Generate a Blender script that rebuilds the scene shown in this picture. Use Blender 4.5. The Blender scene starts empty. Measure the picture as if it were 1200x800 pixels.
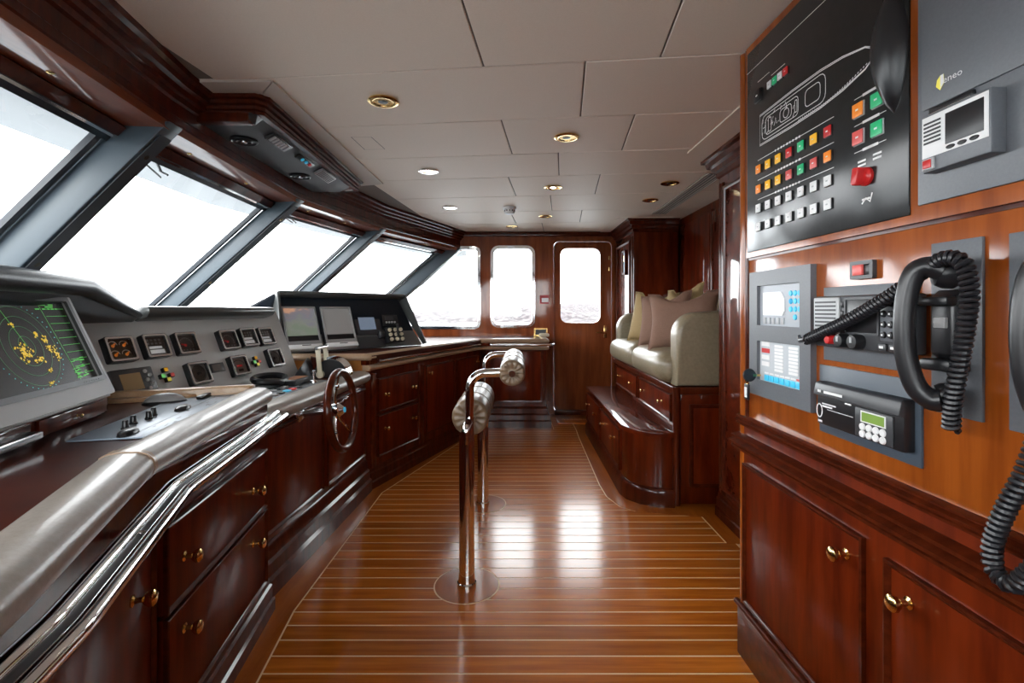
import bpy, bmesh, math, random
from mathutils import Matrix, Vector, noise
random.seed(7)
S = bpy.context.scene
COL = S.collection
PI = math.pi

# ------------------------------------------------------------------ camera, sky, exposure
cam = bpy.data.objects.new('camera', bpy.data.cameras.new('camera'))
COL.objects.link(cam)
cam.location = (0, 0, 1.15)
cam.rotation_euler = (PI/2, 0, 0)
cam.data.sensor_width = 36.0
cam.data.lens = 36.0*570/1200
cam.data.shift_y = -37/1200
cam.data.clip_start = 0.02
cam.data.clip_end = 5000
S.camera = cam
W = bpy.data.worlds.new('sky'); S.world = W
W.use_nodes = True
nt = W.node_tree
bg = nt.nodes['Background']
tc = nt.nodes.new('ShaderNodeTexCoord')
nz = nt.nodes.new('ShaderNodeTexNoise'); nz.inputs['Scale'].default_value = 2.2; nz.inputs['Detail'].default_value = 5
rp = nt.nodes.new('ShaderNodeValToRGB')
rp.color_ramp.elements[0].position = .3; rp.color_ramp.elements[0].color = (.86, .90, .95, 1)
rp.color_ramp.elements[1].position = .7; rp.color_ramp.elements[1].color = (1, 1, 1, 1)
nt.links.new(tc.outputs['Generated'], nz.inputs['Vector'])
nt.links.new(nz.outputs['Fac'], rp.inputs['Fac'])
nt.links.new(rp.outputs['Color'], bg.inputs['Color'])
bg.inputs['Strength'].default_value = 3.6
vs = S.view_settings
vs.view_transform = 'Standard'; vs.look = 'None'; vs.gamma = 1; vs.use_curve_mapping = False
vs.exposure = 1.8

# ------------------------------------------------------------------ materials
def mat(name, col, rough=.5, metal=0, coat=0, spec=.5, emit=0, ecol=None, sheen=0):
    m = bpy.data.materials.new(name); m.use_nodes = True
    b = m.node_tree.nodes['Principled BSDF']
    b.inputs['Base Color'].default_value = (*col, 1)
    b.inputs['Roughness'].default_value = rough
    b.inputs['Metallic'].default_value = metal
    b.inputs['Coat Weight'].default_value = coat
    b.inputs['Coat Roughness'].default_value = .06
    b.inputs['Specular IOR Level'].default_value = spec
    if emit:
        b.inputs['Emission Color'].default_value = (*(ecol or col), 1)
        b.inputs['Emission Strength'].default_value = emit
    return m
def noisy(name, c1, c2, rough=.5, scale=(20, 20, 20), detail=4, coat=0, bump=0, metal=0, coords='Object', lo=.35, hi=.65, rand=0, spec=.5, crough=.06):
    m = mat(name, c1, rough, metal, coat, spec)
    n = m.node_tree.nodes; L = m.node_tree.links; b = n['Principled BSDF']
    b.inputs['Coat Roughness'].default_value = crough
    t = n.new('ShaderNodeTexCoord'); mp = n.new('ShaderNodeMapping'); mp.inputs['Scale'].default_value = scale
    L.new(t.outputs[coords], mp.inputs['Vector'])
    z = n.new('ShaderNodeTexNoise'); z.inputs['Scale'].default_value = 1; z.inputs['Detail'].default_value = detail; z.inputs['Roughness'].default_value = .6
    L.new(mp.outputs['Vector'], z.inputs['Vector'])
    r = n.new('ShaderNodeValToRGB')
    r.color_ramp.elements[0].position = lo; r.color_ramp.elements[0].color = (*c1, 1)
    r.color_ramp.elements[1].position = hi; r.color_ramp.elements[1].color = (*c2, 1)
    L.new(z.outputs['Fac'], r.inputs['Fac'])
    out = r.outputs['Color']
    if rand:
        oi = n.new('ShaderNodeObjectInfo'); hs = n.new('ShaderNodeHueSaturation')
        mr = n.new('ShaderNodeMapRange'); mr.inputs['To Min'].default_value = 1-rand; mr.inputs['To Max'].default_value = 1+rand
        L.new(oi.outputs['Random'], mr.inputs['Value']); L.new(mr.outputs['Result'], hs.inputs['Value'])
        L.new(out, hs.inputs['Color']); out = hs.outputs['Color']
    L.new(out, b.inputs['Base Color'])
    if bump:
        bp = n.new('ShaderNodeBump'); bp.inputs['Strength'].default_value = bump; bp.inputs['Distance'].default_value = .002
        L.new(z.outputs['Fac'], bp.inputs['Height']); L.new(bp.outputs['Normal'], b.inputs['Normal'])
    return m
def glass_mat(name, tint, refl=1.0):
    m = bpy.data.materials.new(name); m.use_nodes = True
    n = m.node_tree.nodes; L = m.node_tree.links
    n.remove(n['Principled BSDF'])
    tr = n.new('ShaderNodeBsdfTransparent'); tr.inputs['Color'].default_value = (*tint, 1)
    gl = n.new('ShaderNodeBsdfGlossy'); gl.inputs['Roughness'].default_value = .01
    fr = n.new('ShaderNodeFresnel'); fr.inputs['IOR'].default_value = 1.45
    mx = n.new('ShaderNodeMixShader')
    L.new(fr.outputs['Fac'], mx.inputs['Fac']); L.new(tr.outputs['BSDF'], mx.inputs[1]); L.new(gl.outputs['BSDF'], mx.inputs[2])
    L.new(mx.outputs['Shader'], n['Material Output'].inputs['Surface'])
    return m
WZ = (14, 14, 1.6)   # grain running up
WX = (1.6, 14, 14)   # grain along x
WY = (14, 1.6, 14)   # grain along y
M = dict(
    mah=noisy('mahogany', (.052, .0052, .0009), (.125, .0155, .0026), .4, WZ, coat=.8, spec=.05, crough=.05),
    mahl=noisy('mahogany_along', (.052, .0052, .0009), (.125, .0155, .0026), .4, WY, coat=.8, spec=.05, crough=.05),
    mahu=noisy('mahogany_panel', (.068, .0065, .0010), (.155, .0185, .0028), .4, (16, 2.0, 16), coat=.3, spec=.05, crough=.12),
    trim=noisy('mahogany_moulding', (.045, .0065, .0017), (.090, .0135, .0034), .4, (30, 30, 3), coat=.55, spec=.05, crough=.08),
    ven=noisy('cherry_veneer', (.20, .040, .0045), (.35, .085, .010),   .34, (22, 1.8, 22), coat=1.0, spec=.05, crough=.10, lo=.3, hi=.7),
    warm=noisy('warm_cherry_wall', (.17, .038, .011), (.27, .068, .020), .4, (16, 1.6, 16), coat=.7, spec=.05),
    step=noisy('cherry_edge', (.46, .16, .03), (.60, .24, .06), .3, WZ, coat=.4),
    desk=noisy('desk_mahogany', (.032, .0045, .0025), (.080, .0135, .005), .4, (5, 5, 5), coat=.35, spec=.05, crough=.10, lo=.3, hi=.75),
    plank=noisy('teak_plank', (.38, .092, .007), (.58, .168, .016), .30, (2.2, 40, 8), coat=.8, spec=.08, rand=.14, crough=.14),
    margin=noisy('teak_margin', (.31, .070, .005), (.45, .120, .012), .30, (14, 2, 8), coat=.8, spec=.08, crough=.14),
    caulk=mat('cream_caulk', (.90, .66, .38), .45),
    ceil=noisy('ceiling_vinyl', (.79, .68, .565), (.83, .72, .605), .55, (260, 260, 260), bump=.12),
    ceilgap=mat('ceiling_joint', (.20, .16, .13), .8),
    ceiltrim=mat('ceiling_trim', (.60, .53, .46), .5),
    bol=noisy('taupe_leather', (.26, .225, .19), (.30, .26, .225), .36, (90, 90, 90), bump=.25, coat=.15),
    edge=noisy('tan_leather_edge', (.31, .20, .125), (.37, .245, .155), .32, (80, 80, 80), bump=.2, coat=.2),
    tan=noisy('tan_desk_end', (.42, .25, .12), (.50, .31, .16), .35, (60, 60, 60), coat=.2),
    sofa=noisy('sofa_leather', (.205, .165, .105), (.24, .197, .130), .36, (60, 60, 60), bump=.3, coat=.12),
    roll=noisy('roll_leather', (.13, .080, .045), (.18, .118, .070), .36, (25, 25, 25), bump=.35, coat=.12),
    pink=noisy('rose_linen', (.17, .090, .060), (.23, .128, .090), .85, (240, 240, 240), bump=.5),
    gold=noisy('gold_linen', (.27, .18, .07), (.34, .24, .11), .75, (240, 240, 240), bump=.5),
    dash=noisy('dash_grey', (.50, .51, .50), (.54, .55, .54), .48, (300, 300, 300), bump=.15),
    dash2=noisy('hood_face_grey', (.13, .128, .125), (.145, .143, .14), .45, (300, 300, 300)),
    ocg=noisy('overhead_grey', (.028, .028, .031), (.034, .034, .038), .45, (200, 200, 200)),
    hood=noisy('hood_black', (.008, .012, .018), (.013, .018, .026), .34, (200, 200, 200), bump=.2, spec=.22),
    lip=mat('hood_lip', (.07, .075, .073), .28, coat=.15),
    mull=mat('mullion_paint', (.070, .094, .112), .42),
    mulld=mat('mullion_dark', (.009, .014, .022), .4),  # own colour of the gaskets; painted shade on the mullions' inner faces
    chrome=mat('chrome', (.80, .80, .80), .07, 1),
    steel=mat('brushed_steel', (.55, .55, .56), .25, 1),
    gold_m=mat('polished_brass', (.80, .55, .22), .16, 1),
    black=mat('black_plastic', (.012, .012, .014), .32),
    rubber=mat('black_rubber', (.014, .014, .017), .32),
    dgrey=mat('dark_grey_plastic', (.045, .047, .052), .35),
    panel=noisy('panel_black', (.007, .0075, .008), (.010, .0105, .011), .5, (40, 40, 40), coat=.7, spec=.1, crough=.16),
    pgrey=noisy('plate_grey', (.115, .125, .14), (.13, .14, .155), .38, (200, 200, 200)),
    lgrey=mat('light_grey_plastic', (.42, .43, .44), .4),
    mgrey=mat('monitor_grey', (.30, .30, .30), .38),
    blueg=mat('blue_grey_plate', (.22, .27, .33), .35, .2),
    white=mat('white_print', (.80, .80, .80), .5),
    cream=mat('cream_handle', (.62, .56, .42), .35),
    red=mat('red_lens', (.45, .018, .018), .3, emit=.08),
    orange=mat('orange_lens', (.75, .22, .02), .3, emit=.08),
    amber=mat('amber_lens', (.80, .42, .02), .3, emit=.08),
    green=mat('green_lens', (.02, .40, .16), .3, emit=.08),
    pinkl=mat('pink_lens', (.60, .10, .09), .3, emit=.06),
    yellow=mat('yellow_lens', (.85, .75, .12), .3, emit=.08),
    lime=mat('lime_lens', (.20, .70, .20), .3, emit=.08),
    cyan=mat('cyan_key', (.05, .45, .68), .4, emit=.1),
    bulb=mat('lit_lens', (1, .95, .85), .3, emit=6),
    ovisor=mat('exterior_paint', (.042, .052, .058), .5),
    glass=glass_mat('window_glass', (.97, .985, .98)),
    gauge_glass=glass_mat('gauge_glass', (.95, .95, .95)),
    scr=mat('radar_screen', (.028, .030, .034), .22),
    lcdg=mat('green_lcd', (.16, .26, .05), .3, emit=.12),
    lcdw=mat('white_lcd', (.75, .76, .76), .25, emit=.08),
    rad_g=mat('radar_green', (.10, .45, .08), .5, emit=.18, ecol=(.1, .6, .08)),
    rad_d=mat('radar_dim_green', (.06, .22, .07), .5, emit=.12),
    rad_y=mat('radar_yellow', (.60, .42, .03), .5, emit=.22),
    rad_c=mat('radar_cyan', (.10, .5, .45), .5, emit=.08),
    dial=mat('dial_face', (.10, .085, .075), .35),
    dial2=mat('dial_face_light', (.42, .42, .41), .3),
    sea=mat('sea', (.32, .35, .37), .3),
)
# ------------------------------------------------------------------ mesh helpers
def obj(name, bm, m, parent=None, Mx=None, ang=38):
    bmesh.ops.recalc_face_normals(bm, faces=bm.faces[:])
    me = bpy.data.meshes.new(name); bm.to_mesh(me); bm.free()
    for p in me.polygons: p.use_smooth = True
    me.set_sharp_from_angle(angle=math.radians(ang))
    me.materials.append(M[m] if isinstance(m, str) else m)
    o = bpy.data.objects.new(name, me); COL.objects.link(o)
    if parent: o.parent = parent
    if Mx is not None: o.matrix_local = Mx
    return o
def thing(name, label, cat, Mx=None, group=None):
    o = bpy.data.objects.new(name, None); COL.objects.link(o)
    o.empty_display_size = .1
    if Mx is not None: o.matrix_world = Mx
    return tag(o, label, cat, group)
def tag(o, label, cat, group=None):
    o['label'] = label; o['category'] = cat
    if group: o['group'] = group
    return o
def struct(o):
    o['kind'] = 'structure'; return o
def semp(name):
    o = bpy.data.objects.new(name, None); COL.objects.link(o); o['kind'] = 'structure'; return o
def dup(root, Mx=None, label=None, parent=None):
    r = root.copy(); COL.objects.link(r)
    if parent is not None: r.parent = parent
    if Mx is not None: r.matrix_local = Mx
    if label: r['label'] = label
    for ch in list(root.children):
        c = ch.copy(); COL.objects.link(c); c.parent = r
        for g in list(ch.children):
            d = g.copy(); COL.objects.link(d); d.parent = c
    return r
def stuff(o):
    o['kind'] = 'stuff'; return o
def NB(): return bmesh.new()
def frame(o, u, v):
    u = Vector(u).normalized(); v = Vector(v); w = u.cross(v).normalized(); v = w.cross(u).normalized()
    o = Vector(o)
    return Matrix(((u.x, v.x, w.x, o.x), (u.y, v.y, w.y, o.y), (u.z, v.z, w.z, o.z), (0, 0, 0, 1)))
def T(x, y, z): return Matrix.Translation((x, y, z))
def RX(a): return Matrix.Rotation(a, 4, 'X')
def RY(a): return Matrix.Rotation(a, 4, 'Y')
def RZ(a): return Matrix.Rotation(a, 4, 'Z')
def box(bm, x0, x1, y0, y1, z0, z1, bev=0, Mx=None, seg=2):
    g = bmesh.ops.create_cube(bm, size=1)
    vs_ = g['verts']
    for v in vs_:
        v.co = Vector(((x0+x1)/2+v.co.x*(x1-x0), (y0+y1)/2+v.co.y*(y1-y0), (z0+z1)/2+v.co.z*(z1-z0)))
        if Mx is not None: v.co = Mx @ v.co
    if bev:
        es = list({e for v in vs_ for e in v.link_edges})
        bmesh.ops.bevel(bm, geom=es, offset=bev, segments=seg, affect='EDGES', profile=.5)
    return bm
def B(x0, x1, y0, y1, z0, z1, bev=0, Mx=None, seg=2): return box(NB(), x0, x1, y0, y1, z0, z1, bev, Mx, seg)
def prism(bm, poly, z0, z1):
    lo = [bm.verts.new((x, y, z0)) for x, y in poly]; hi = [bm.verts.new((x, y, z1)) for x, y in poly]
    n = len(poly)
    bm.faces.new(lo[::-1]); bm.faces.new(hi)
    for i in range(n): bm.faces.new((lo[i], lo[(i+1) % n], hi[(i+1) % n], hi[i]))
    return bm
def plate(bm, outer, holes, z0, z1):
    """flat plate in local xy with holes, from z0 to z1"""
    tmp = bmesh.new(); es = []
    for loop in [outer]+list(holes):
        vv = [tmp.verts.new((x, y, 0)) for x, y in loop]
        for i in range(len(vv)): es.append(tmp.edges.new((vv[i], vv[(i+1) % len(vv)])))
    bmesh.ops.triangle_fill(tmp, use_beauty=True, use_dissolve=False, edges=es, normal=(0, 0, 1))
    tmp.verts.index_update()
    for z in (z0, z1):
        mp = {v: bm.verts.new((v.co.x, v.co.y, z)) for v in tmp.verts}
        for f in tmp.faces: bm.faces.new([mp[v] for v in f.verts])
        if z == z0: a = mp
        else: b = mp
    for e in tmp.edges:
        if len(e.link_faces) == 1:
            v0, v1 = e.verts
            bm.faces.new((a[v0], a[v1], b[v1], b[v0]))
    tmp.free()
    return bm
def rr(x0, x1, y0, y1, r, n=5):
    out = []
    for cx, cy, a0 in ((x1-r, y1-r, 0), (x0+r, y1-r, PI/2), (x0+r, y0+r, PI), (x1-r, y0+r, 3*PI/2)):
        for k in range(n+1):
            a = a0+PI/2*k/n; out.append((cx+r*math.cos(a), cy+r*math.sin(a)))
    return out
def circ(cx, cy, r, n=20, ry=None): return [(cx+r*math.cos(2*PI*k/n), cy+(ry or r)*math.sin(2*PI*k/n)) for k in range(n)]
def sweep(bm, prof, path, z=0, cap=True, closed=False):
    """profile [(offset to the left of travel, z)] swept along an xy path with mitres"""
    n = len(path); rings = []
    P = [Vector(p[:2]) for p in path]
    for i in range(n):
        if closed: d0 = (P[i]-P[i-1]).normalized(); d1 = (P[(i+1) % n]-P[i]).normalized()
        else:
            d1 = (P[min(i+1, n-1)]-P[min(i, n-2)]).normalized(); d0 = (P[max(i, 1)]-P[max(i-1, 0)]).normalized()
        n0 = Vector((-d0.y, d0.x)); n1 = Vector((-d1.y, d1.x)); m = (n0+n1).normalized(); k = 1/max(.3, m.dot(n0))
        rings.append([bm.verts.new((P[i].x+m.x*o*k, P[i].y+m.y*o*k, z+zz)) for o, zz in prof])
    q = len(prof)
    for i in range(n if closed else n-1):
        A = rings[i]; C = rings[(i+1) % n]
        for j in range(q): bm.faces.new((A[j], A[(j+1) % q], C[(j+1) % q], C[j]))
    if cap and not closed:
        bm.faces.new(rings[0]); bm.faces.new(rings[-1][::-1])
    return bm
def fillet(pts, r, n=6):
    P = [Vector(p) for p in pts]; out = [P[0]]
    for i in range(1, len(P)-1):
        a = (P[i-1]-P[i]); b = (P[i+1]-P[i]); rr_ = min(r, a.length*.49, b.length*.49)
        s = P[i]+a.normalized()*rr_; e = P[i]+b.normalized()*rr_
        for k in range(n+1):
            t = k/n; out.append(s*(1-t)**2+P[i]*2*t*(1-t)+e*t*t)
    out.append(P[-1]); return out
def tube(bm, pts, r, n=12, closed=False, cap=True):
    P = [Vector(p) for p in pts]; m = len(P); rings = []
    tprev = None
    for i in range(m):
        if closed: t = (P[(i+1) % m]-P[i-1]).normalized()
        else: t = (P[min(i+1, m-1)]-P[max(i-1, 0)]).normalized()
        if tprev is None:
            x = t.orthogonal().normalized()
        else:
            x = (x-t*x.dot(t)).normalized()
        tprev = t; y = t.cross(x)
        ri = r[i] if isinstance(r, (list, tuple)) else r
        rings.append([bm.verts.new(P[i]+x*ri*math.cos(2*PI*k/n)+y*ri*math.sin(2*PI*k/n)) for k in range(n)])
    for i in range(m if closed else m-1):
        A = rings[i]; C = rings[(i+1) % m]
        for j in range(n): bm.faces.new((A[j], A[(j+1) % n], C[(j+1) % n], C[j]))
    if cap and not closed: bm.faces.new(rings[0][::-1]); bm.faces.new(rings[-1])
    return bm
def lathe(bm, prof, n=20, Mx=None):
    rings = []
    Mx = Mx or Matrix()
    for r, z in prof:
        if r < 1e-6: rings.append([bm.verts.new(Mx @ Vector((0, 0, z)))])
        else: rings.append([bm.verts.new(Mx @ Vector((r*math.cos(2*PI*k/n), r*math.sin(2*PI*k/n), z))) for k in range(n)])
    for A, C in zip(rings, rings[1:]):
        for j in range(n):
            a = A[j % len(A)]; b = A[(j+1) % len(A)]; c = C[(j+1) % len(C)]; d = C[j % len(C)]
            f = []
            for v in (a, b, c, d):
                if v not in f: f.append(v)
            if len(f) > 2: bm.faces.new(f)
    for R in (rings[0], rings[-1]):
        if len(R) > 2: bm.faces.new(R)
    return bm
def hull(bm, pts, bev=0, seg=2):
    vv = [bm.verts.new(p) for p in pts]
    bmesh.ops.convex_hull(bm, input=vv)
    bmesh.ops.delete(bm, geom=[v for v in bm.verts if not v.link_faces], context='VERTS')
    bmesh.ops.dissolve_limit(bm, angle_limit=.01, verts=bm.verts[:], edges=bm.edges[:])
    if bev: bmesh.ops.bevel(bm, geom=bm.edges[:], offset=bev, segments=seg, affect='EDGES', profile=.5)
    return bm
def ribbon(bm, pts, wd, z0=0, z1=.0006, closed=False):
    """flat line of print lying in local xy"""
    P = [Vector(p) for p in pts]; n = len(P)
    L, R = [], []
    for i in range(n):
        t = (P[(i+1) % n]-P[i-1]) if closed else (P[min(i+1, n-1)]-P[max(i-1, 0)])
        t.normalize(); nn = Vector((-t.y, t.x))*wd/2
        L.append(bm.verts.new((P[i].x+nn.x, P[i].y+nn.y, z1))); R.append(bm.verts.new((P[i].x-nn.x, P[i].y-nn.y, z1)))
    for i in range(n if closed else n-1):
        j = (i+1) % n; bm.faces.new((L[i], R[i], R[j], L[j]))
    return bm
def text(name, s, size, m, parent, Mx, sx=1):
    cu = bpy.data.curves.new(name, 'FONT'); cu.body = s; cu.size = size; cu.align_x = 'CENTER'; cu.align_y = 'CENTER'; cu.resolution_u = 2
    t = bpy.data.objects.new('tmp_text', cu); COL.objects.link(t)
    dg = bpy.context.evaluated_depsgraph_get(); me = bpy.data.meshes.new_from_object(t.evaluated_get(dg))
    bpy.data.objects.remove(t); bpy.data.curves.remove(cu)
    me.materials.clear(); me.materials.append(M[m]); me.name = name
    o = bpy.data.objects.new(name, me); COL.objects.link(o); o.parent = parent
    o.matrix_local = Mx @ Matrix.Diagonal((sx, 1, 1, 1))
    return o
KNOB = [(.0, 0), (.012, 0), (.012, .003), (.006, .006), (.0055, .018), (.012, .024), (.0165, .031), (.016, .038), (.010, .043), (0, .044)]
_knob = {}
def knob(parent, Mx, s=1, name='knob'):
    if 'me' not in _knob:
        o = obj(name, lathe(NB(), KNOB, 16), 'gold_m', parent, Mx @ Matrix.Scale(s, 4)); _knob['me'] = o.data; return o
    o = bpy.data.objects.new(name, _knob['me']); COL.objects.link(o); o.parent = parent; o.matrix_local = Mx @ Matrix.Scale(s, 4); return o
def front(parent, name, F, u0, u1, v0, v1, m='mahu', rim='trim', knobs=(), t=.016, rimw=.016, ks=1):
    """a drawer or door front with a moulded rim in the face frame F; knobs are its sub-parts"""
    d = obj(name, B(u0, u1, v0, v1, -.004, t, .003), m, parent, F)
    bm = NB()
    prof = [(0, t-.004), (0, t+.007), (rimw*.35, t+.009), (rimw*.7, t+.004), (rimw, t+.001), (rimw, t-.004)]
    sweep(bm, prof, [(u0, v0), (u1, v0), (u1, v1), (u0, v1)], closed=True)
    obj('moulding', bm, rim, d)
    for ku, kv in knobs: knob(d, T(ku, kv, t), ks)
    return d
# ------------------------------------------------------------------ floor: caulk bed, planks, margin boards
floor = struct(obj('floor', B(-2.2, 1.7, -.78, 5.5, -.08, -.0006), 'caulk'))
LEFT = [(-.44, -.75), (-.44, .10), (-.60, .55), (-.72, 1.0), (-.83, 1.86), (-.815, 3.06), (-.515, 4.02), (-.31, 4.66), (.405, 4.66), (.405, 5.22)]
RIGHT = [(.79, -.75), (.765, 1.60), (1.10, 1.605), (1.10, 2.395), (1.054, 2.40), (1.052, 2.705), (.866, 2.74), (.70, 2.78), (.625, 2.85), (.58, 3.0), (.572, 3.2), (.60, 4.40), (.612, 4.66), (.612, 5.22)]
def edge_x(pts, y):
    for (x0, y0), (x1, y1) in zip(pts, pts[1:]):
        if min(y0, y1) <= y <= max(y0, y1) and y0 != y1: return x0+(x1-x0)*(y-y0)/(y1-y0)
    return pts[-1][0] if y > pts[-1][1] else pts[0][0]
pitch = .0787; y = 1.853-33*pitch
while y < 5.22:
    a, b = y+.0034, min(y+pitch-.0034, 5.22)
    ys = sorted({a, b} | {q[1] for q in LEFT+RIGHT if a < q[1] < b})
    L_ = [(edge_x(LEFT, q), q) for q in ys]; R_ = [(edge_x(RIGHT, q), q) for q in ys]
    if b-a > .01 and R_[0][0]-L_[0][0] > .02:
        obj('plank', prism(NB(), L_+R_[::-1], -.012, 0), 'plank', floor)
    y += pitch
G = .007
obj('margin_board', prism(NB(), [(x-G, q) for x, q in LEFT[:8]]+[(-1.5, 4.66), (-1.5, -.75)], -.012, 0), 'margin', floor)
obj('margin_board', prism(NB(), [(-1.5, 4.665), (.40, 4.665), (.40, 5.38), (-1.5, 5.38)], -.012, 0), 'margin', floor)
obj('margin_board', prism(NB(), [(x+G, q) for x, q in RIGHT[3:]][::-1]+[(1.105, 2.39), (1.65, 2.39), (1.65, 5.22)], -.012, 0), 'margin', floor)
obj('margin_board', prism(NB(), [(.40, 5.225), (1.3, 5.225), (1.3, 5.38), (.40, 5.38)], -.012, 0), 'margin', floor)
for px_, py_ in ((-.189, 2.036), (-.172, 2.888)):
    ring = obj('inlay_ring', prism(NB(), circ(px_, py_, .138, 48), -.001, .0008), 'caulk', floor)
    obj('inlay_disc', prism(NB(), circ(px_, py_, .132, 48), -.001, .0018), 'margin', floor)

# ------------------------------------------------------------------ ceiling and its panels
CZ = 2.01
ceiling = struct(obj('ceiling', B(-1.75, 1.72, -.82, 5.52, CZ+.004, CZ+.12), 'ceilgap'))
ca, sa = math.cos(math.radians(6)), math.sin(math.radians(6))
CM = frame((0, 0, 0), (ca, -sa, 0), (sa, ca, 0))
rows = [(-.80, -.27, (-.3, .3)), (-.27, .23, (0.1,)), (.23, .73, (-.3, .35)), (.73, 1.22, (.05,)), (1.22, 1.714, (-.28, .33)), (1.714, 2.203, (.077,)), (2.203, 2.693, (-.28, .315)), (2.693, 3.152, (-.026,)),
        (3.152, 3.686, (-.354, .235)), (3.686, 4.26, (-.096,)), (4.26, 4.85, (-.464, .162)), (4.85, 5.60, (-.21,))]
for v0, v1, js in rows:
    us = [-1.30]+list(js)+[1.75]
    for u0, u1 in zip(us, us[1:]):
        obj('ceiling_panel', B(u0+.003, u1-.003, v0*ca+.003, v1*ca-.003, CZ, CZ+.01, .0025, seg=1), 'ceil', ceiling, CM)
obj('margin_panel', prism(NB(), [(.955, -.6), (1.5, -.6), (1.5, 2.70), (1.02, 2.70), (.98, 2.69), (.96, 2.66)], CZ-.006, CZ+.004), 'ceil', ceiling)
obj('margin_panel', prism(NB(), [(.97, 5.37), (.97, 4.60), (.985, 4.55), (1.03, 4.52), (1.5, 4.50), (1.5, 5.37)], CZ-.006, CZ+.004), 'ceil', ceiling)
# cream mitred boards round the overhead console
obj('margin_panel', prism(NB(), [(-1.26, 1.82), (-.90, 1.82), (-.99, 1.92), (-1.26, 1.92)], CZ-.008, CZ+.004), 'ceiltrim', ceiling)
obj('margin_panel', prism(NB(), [(-.896, 1.822), (-.875, 3.30), (-1.0, 3.27), (-.987, 1.924)], CZ-.008, CZ+.004), 'ceiltrim', ceiling)
obj('margin_panel', prism(NB(), [(-.875, 3.304), (-1.35, 3.44), (-1.35, 3.30), (-1.0, 3.274)], CZ-.007, CZ+.004), 'ceiltrim', ceiling)
hb = NB(); ribbon(hb, [(-.80, 2.42), (-.70, 2.42), (-.68, 2.60), (-.79, 2.61)], .004, z1=CZ-.0006, closed=True)
obj('access_hatch', hb, 'ceilgap', ceiling)

# ------------------------------------------------------------------ windshield facets, mullions, soffit, crown
TIP = [(-.584, -.63), (-1.08, .70), (-1.24, 1.77), (-1.30, 2.96), (-1.08, 4.03), (-.584, 5.335)]
SIL = [(-1.30, -.63), (-1.75, .45), (-1.90, 1.72), (-2.14, 3.04), (-1.97, 4.30), (-1.40, 5.335)]
ZH, ZS = 1.80, 1.10
def outw(i): return (Vector(SIL[i])-Vector(TIP[i])).normalized()
TT = [Vector((*TIP[i], ZH)) for i in range(6)]; SS = [Vector((*SIL[i], ZS)) for i in range(6)]
GH = [TT[i]+Vector((*outw(i), 0))*.18 for i in range(6)]; GS = [SS[i]+Vector((*outw(i), 0))*.18 for i in range(6)]
for i in range(6):
    t = Vector((-outw(i).y, outw(i).x, 0)); hw = .042
    up = (TT[i]-SS[i]).normalized()
    a, b = SS[i]-up*.15, TT[i]+up*.03
    c, d = GS[i]-up*.15, GH[i]+up*.03
    tr = struct(obj('trim_%d' % (i+1), hull(NB(), [p+t*s for p in (a, b, c, d) for s in (hw, -hw)], .006), 'mull'))
    inn = (a-c)-(a-c).dot(up)*up; inn.normalize()
    bm = NB(); bw = .022
    hull(bm, [p+t*s+inn*k for p in (a-up*.0, b-up*.06) for s in (hw-.012, -hw+.012) for k in (.001, .006)])
    obj('inner_face_shade', bm, 'mulld', tr)  # dark strip paints the shade of the mullion face turned down and inward
    for k in (.08, .55):
        p = b.lerp(a, k+.06)+inn*.006
        obj('screw', lathe(NB(), [(.010, 0), (.010, .002), (.006, .004), (0, .0045)], 10, frame(p, t, up.cross(t) if False else t.cross(inn))), 'gold_m', tr)
for i in range(5):
    w = semp('window_%d' % (i+1))
    p0, p1, p2, p3 = GS[i], GS[i+1], GH[i+1], GH[i]
    n = (p1-p0).cross(p3-p0).normalized()
    if n.x < 0: n = -n
    bm = NB(); q = [bm.verts.new(p) for p in (p0, p1, p2, p3)]; bm.faces.new(q)
    obj('glass_pane', bm, 'glass', w)
    d = (p1-p0).normalized()
    upv = (p3-p0).normalized()
    # gasket, chrome bead and brown batten along the head; chrome beads down both mullions
    def bar(a, b, o0, o1, k0, k1, m, name):
        bm = NB(); e = (b-a).normalized(); s = e.cross(n).normalized()
        if s.dot(upv) < 0 and name != 'side_bead': s = -s
        hull(bm, [p+s*o+n*k for p in (a, b) for o in (o0, o1) for k in (k0, k1)]); obj(name, bm, m, w)
    bar(p3, p2, -.050, .02, -.01, .028, 'mulld', 'gasket')
    bar(p3, p2, -.010, .03, .028, .042, 'trim', 'head_batten')
    bar(p3, p2, -.026, -.016, .028, .034, 'chrome', 'head_bead')
    cz = (p0+p2)/2
    for a, b in ((p0, p3), (p1, p2)):
        inw = (cz-(a+b)/2); inw -= inw.dot(upv)*upv; inw.normalize()
        bm = NB(); hull(bm, [p+inw*o+n*k for p in (a, b) for o in (.03, .075) for k in (-.01, .012)]); obj('gasket', bm, 'mulld', w)
        bm = NB(); hull(bm, [p+inw*o+n*k for p in (a, b) for o in (.052, .060) for k in (.012, .020)]); obj('side_bead', bm, 'chrome', w)
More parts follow.
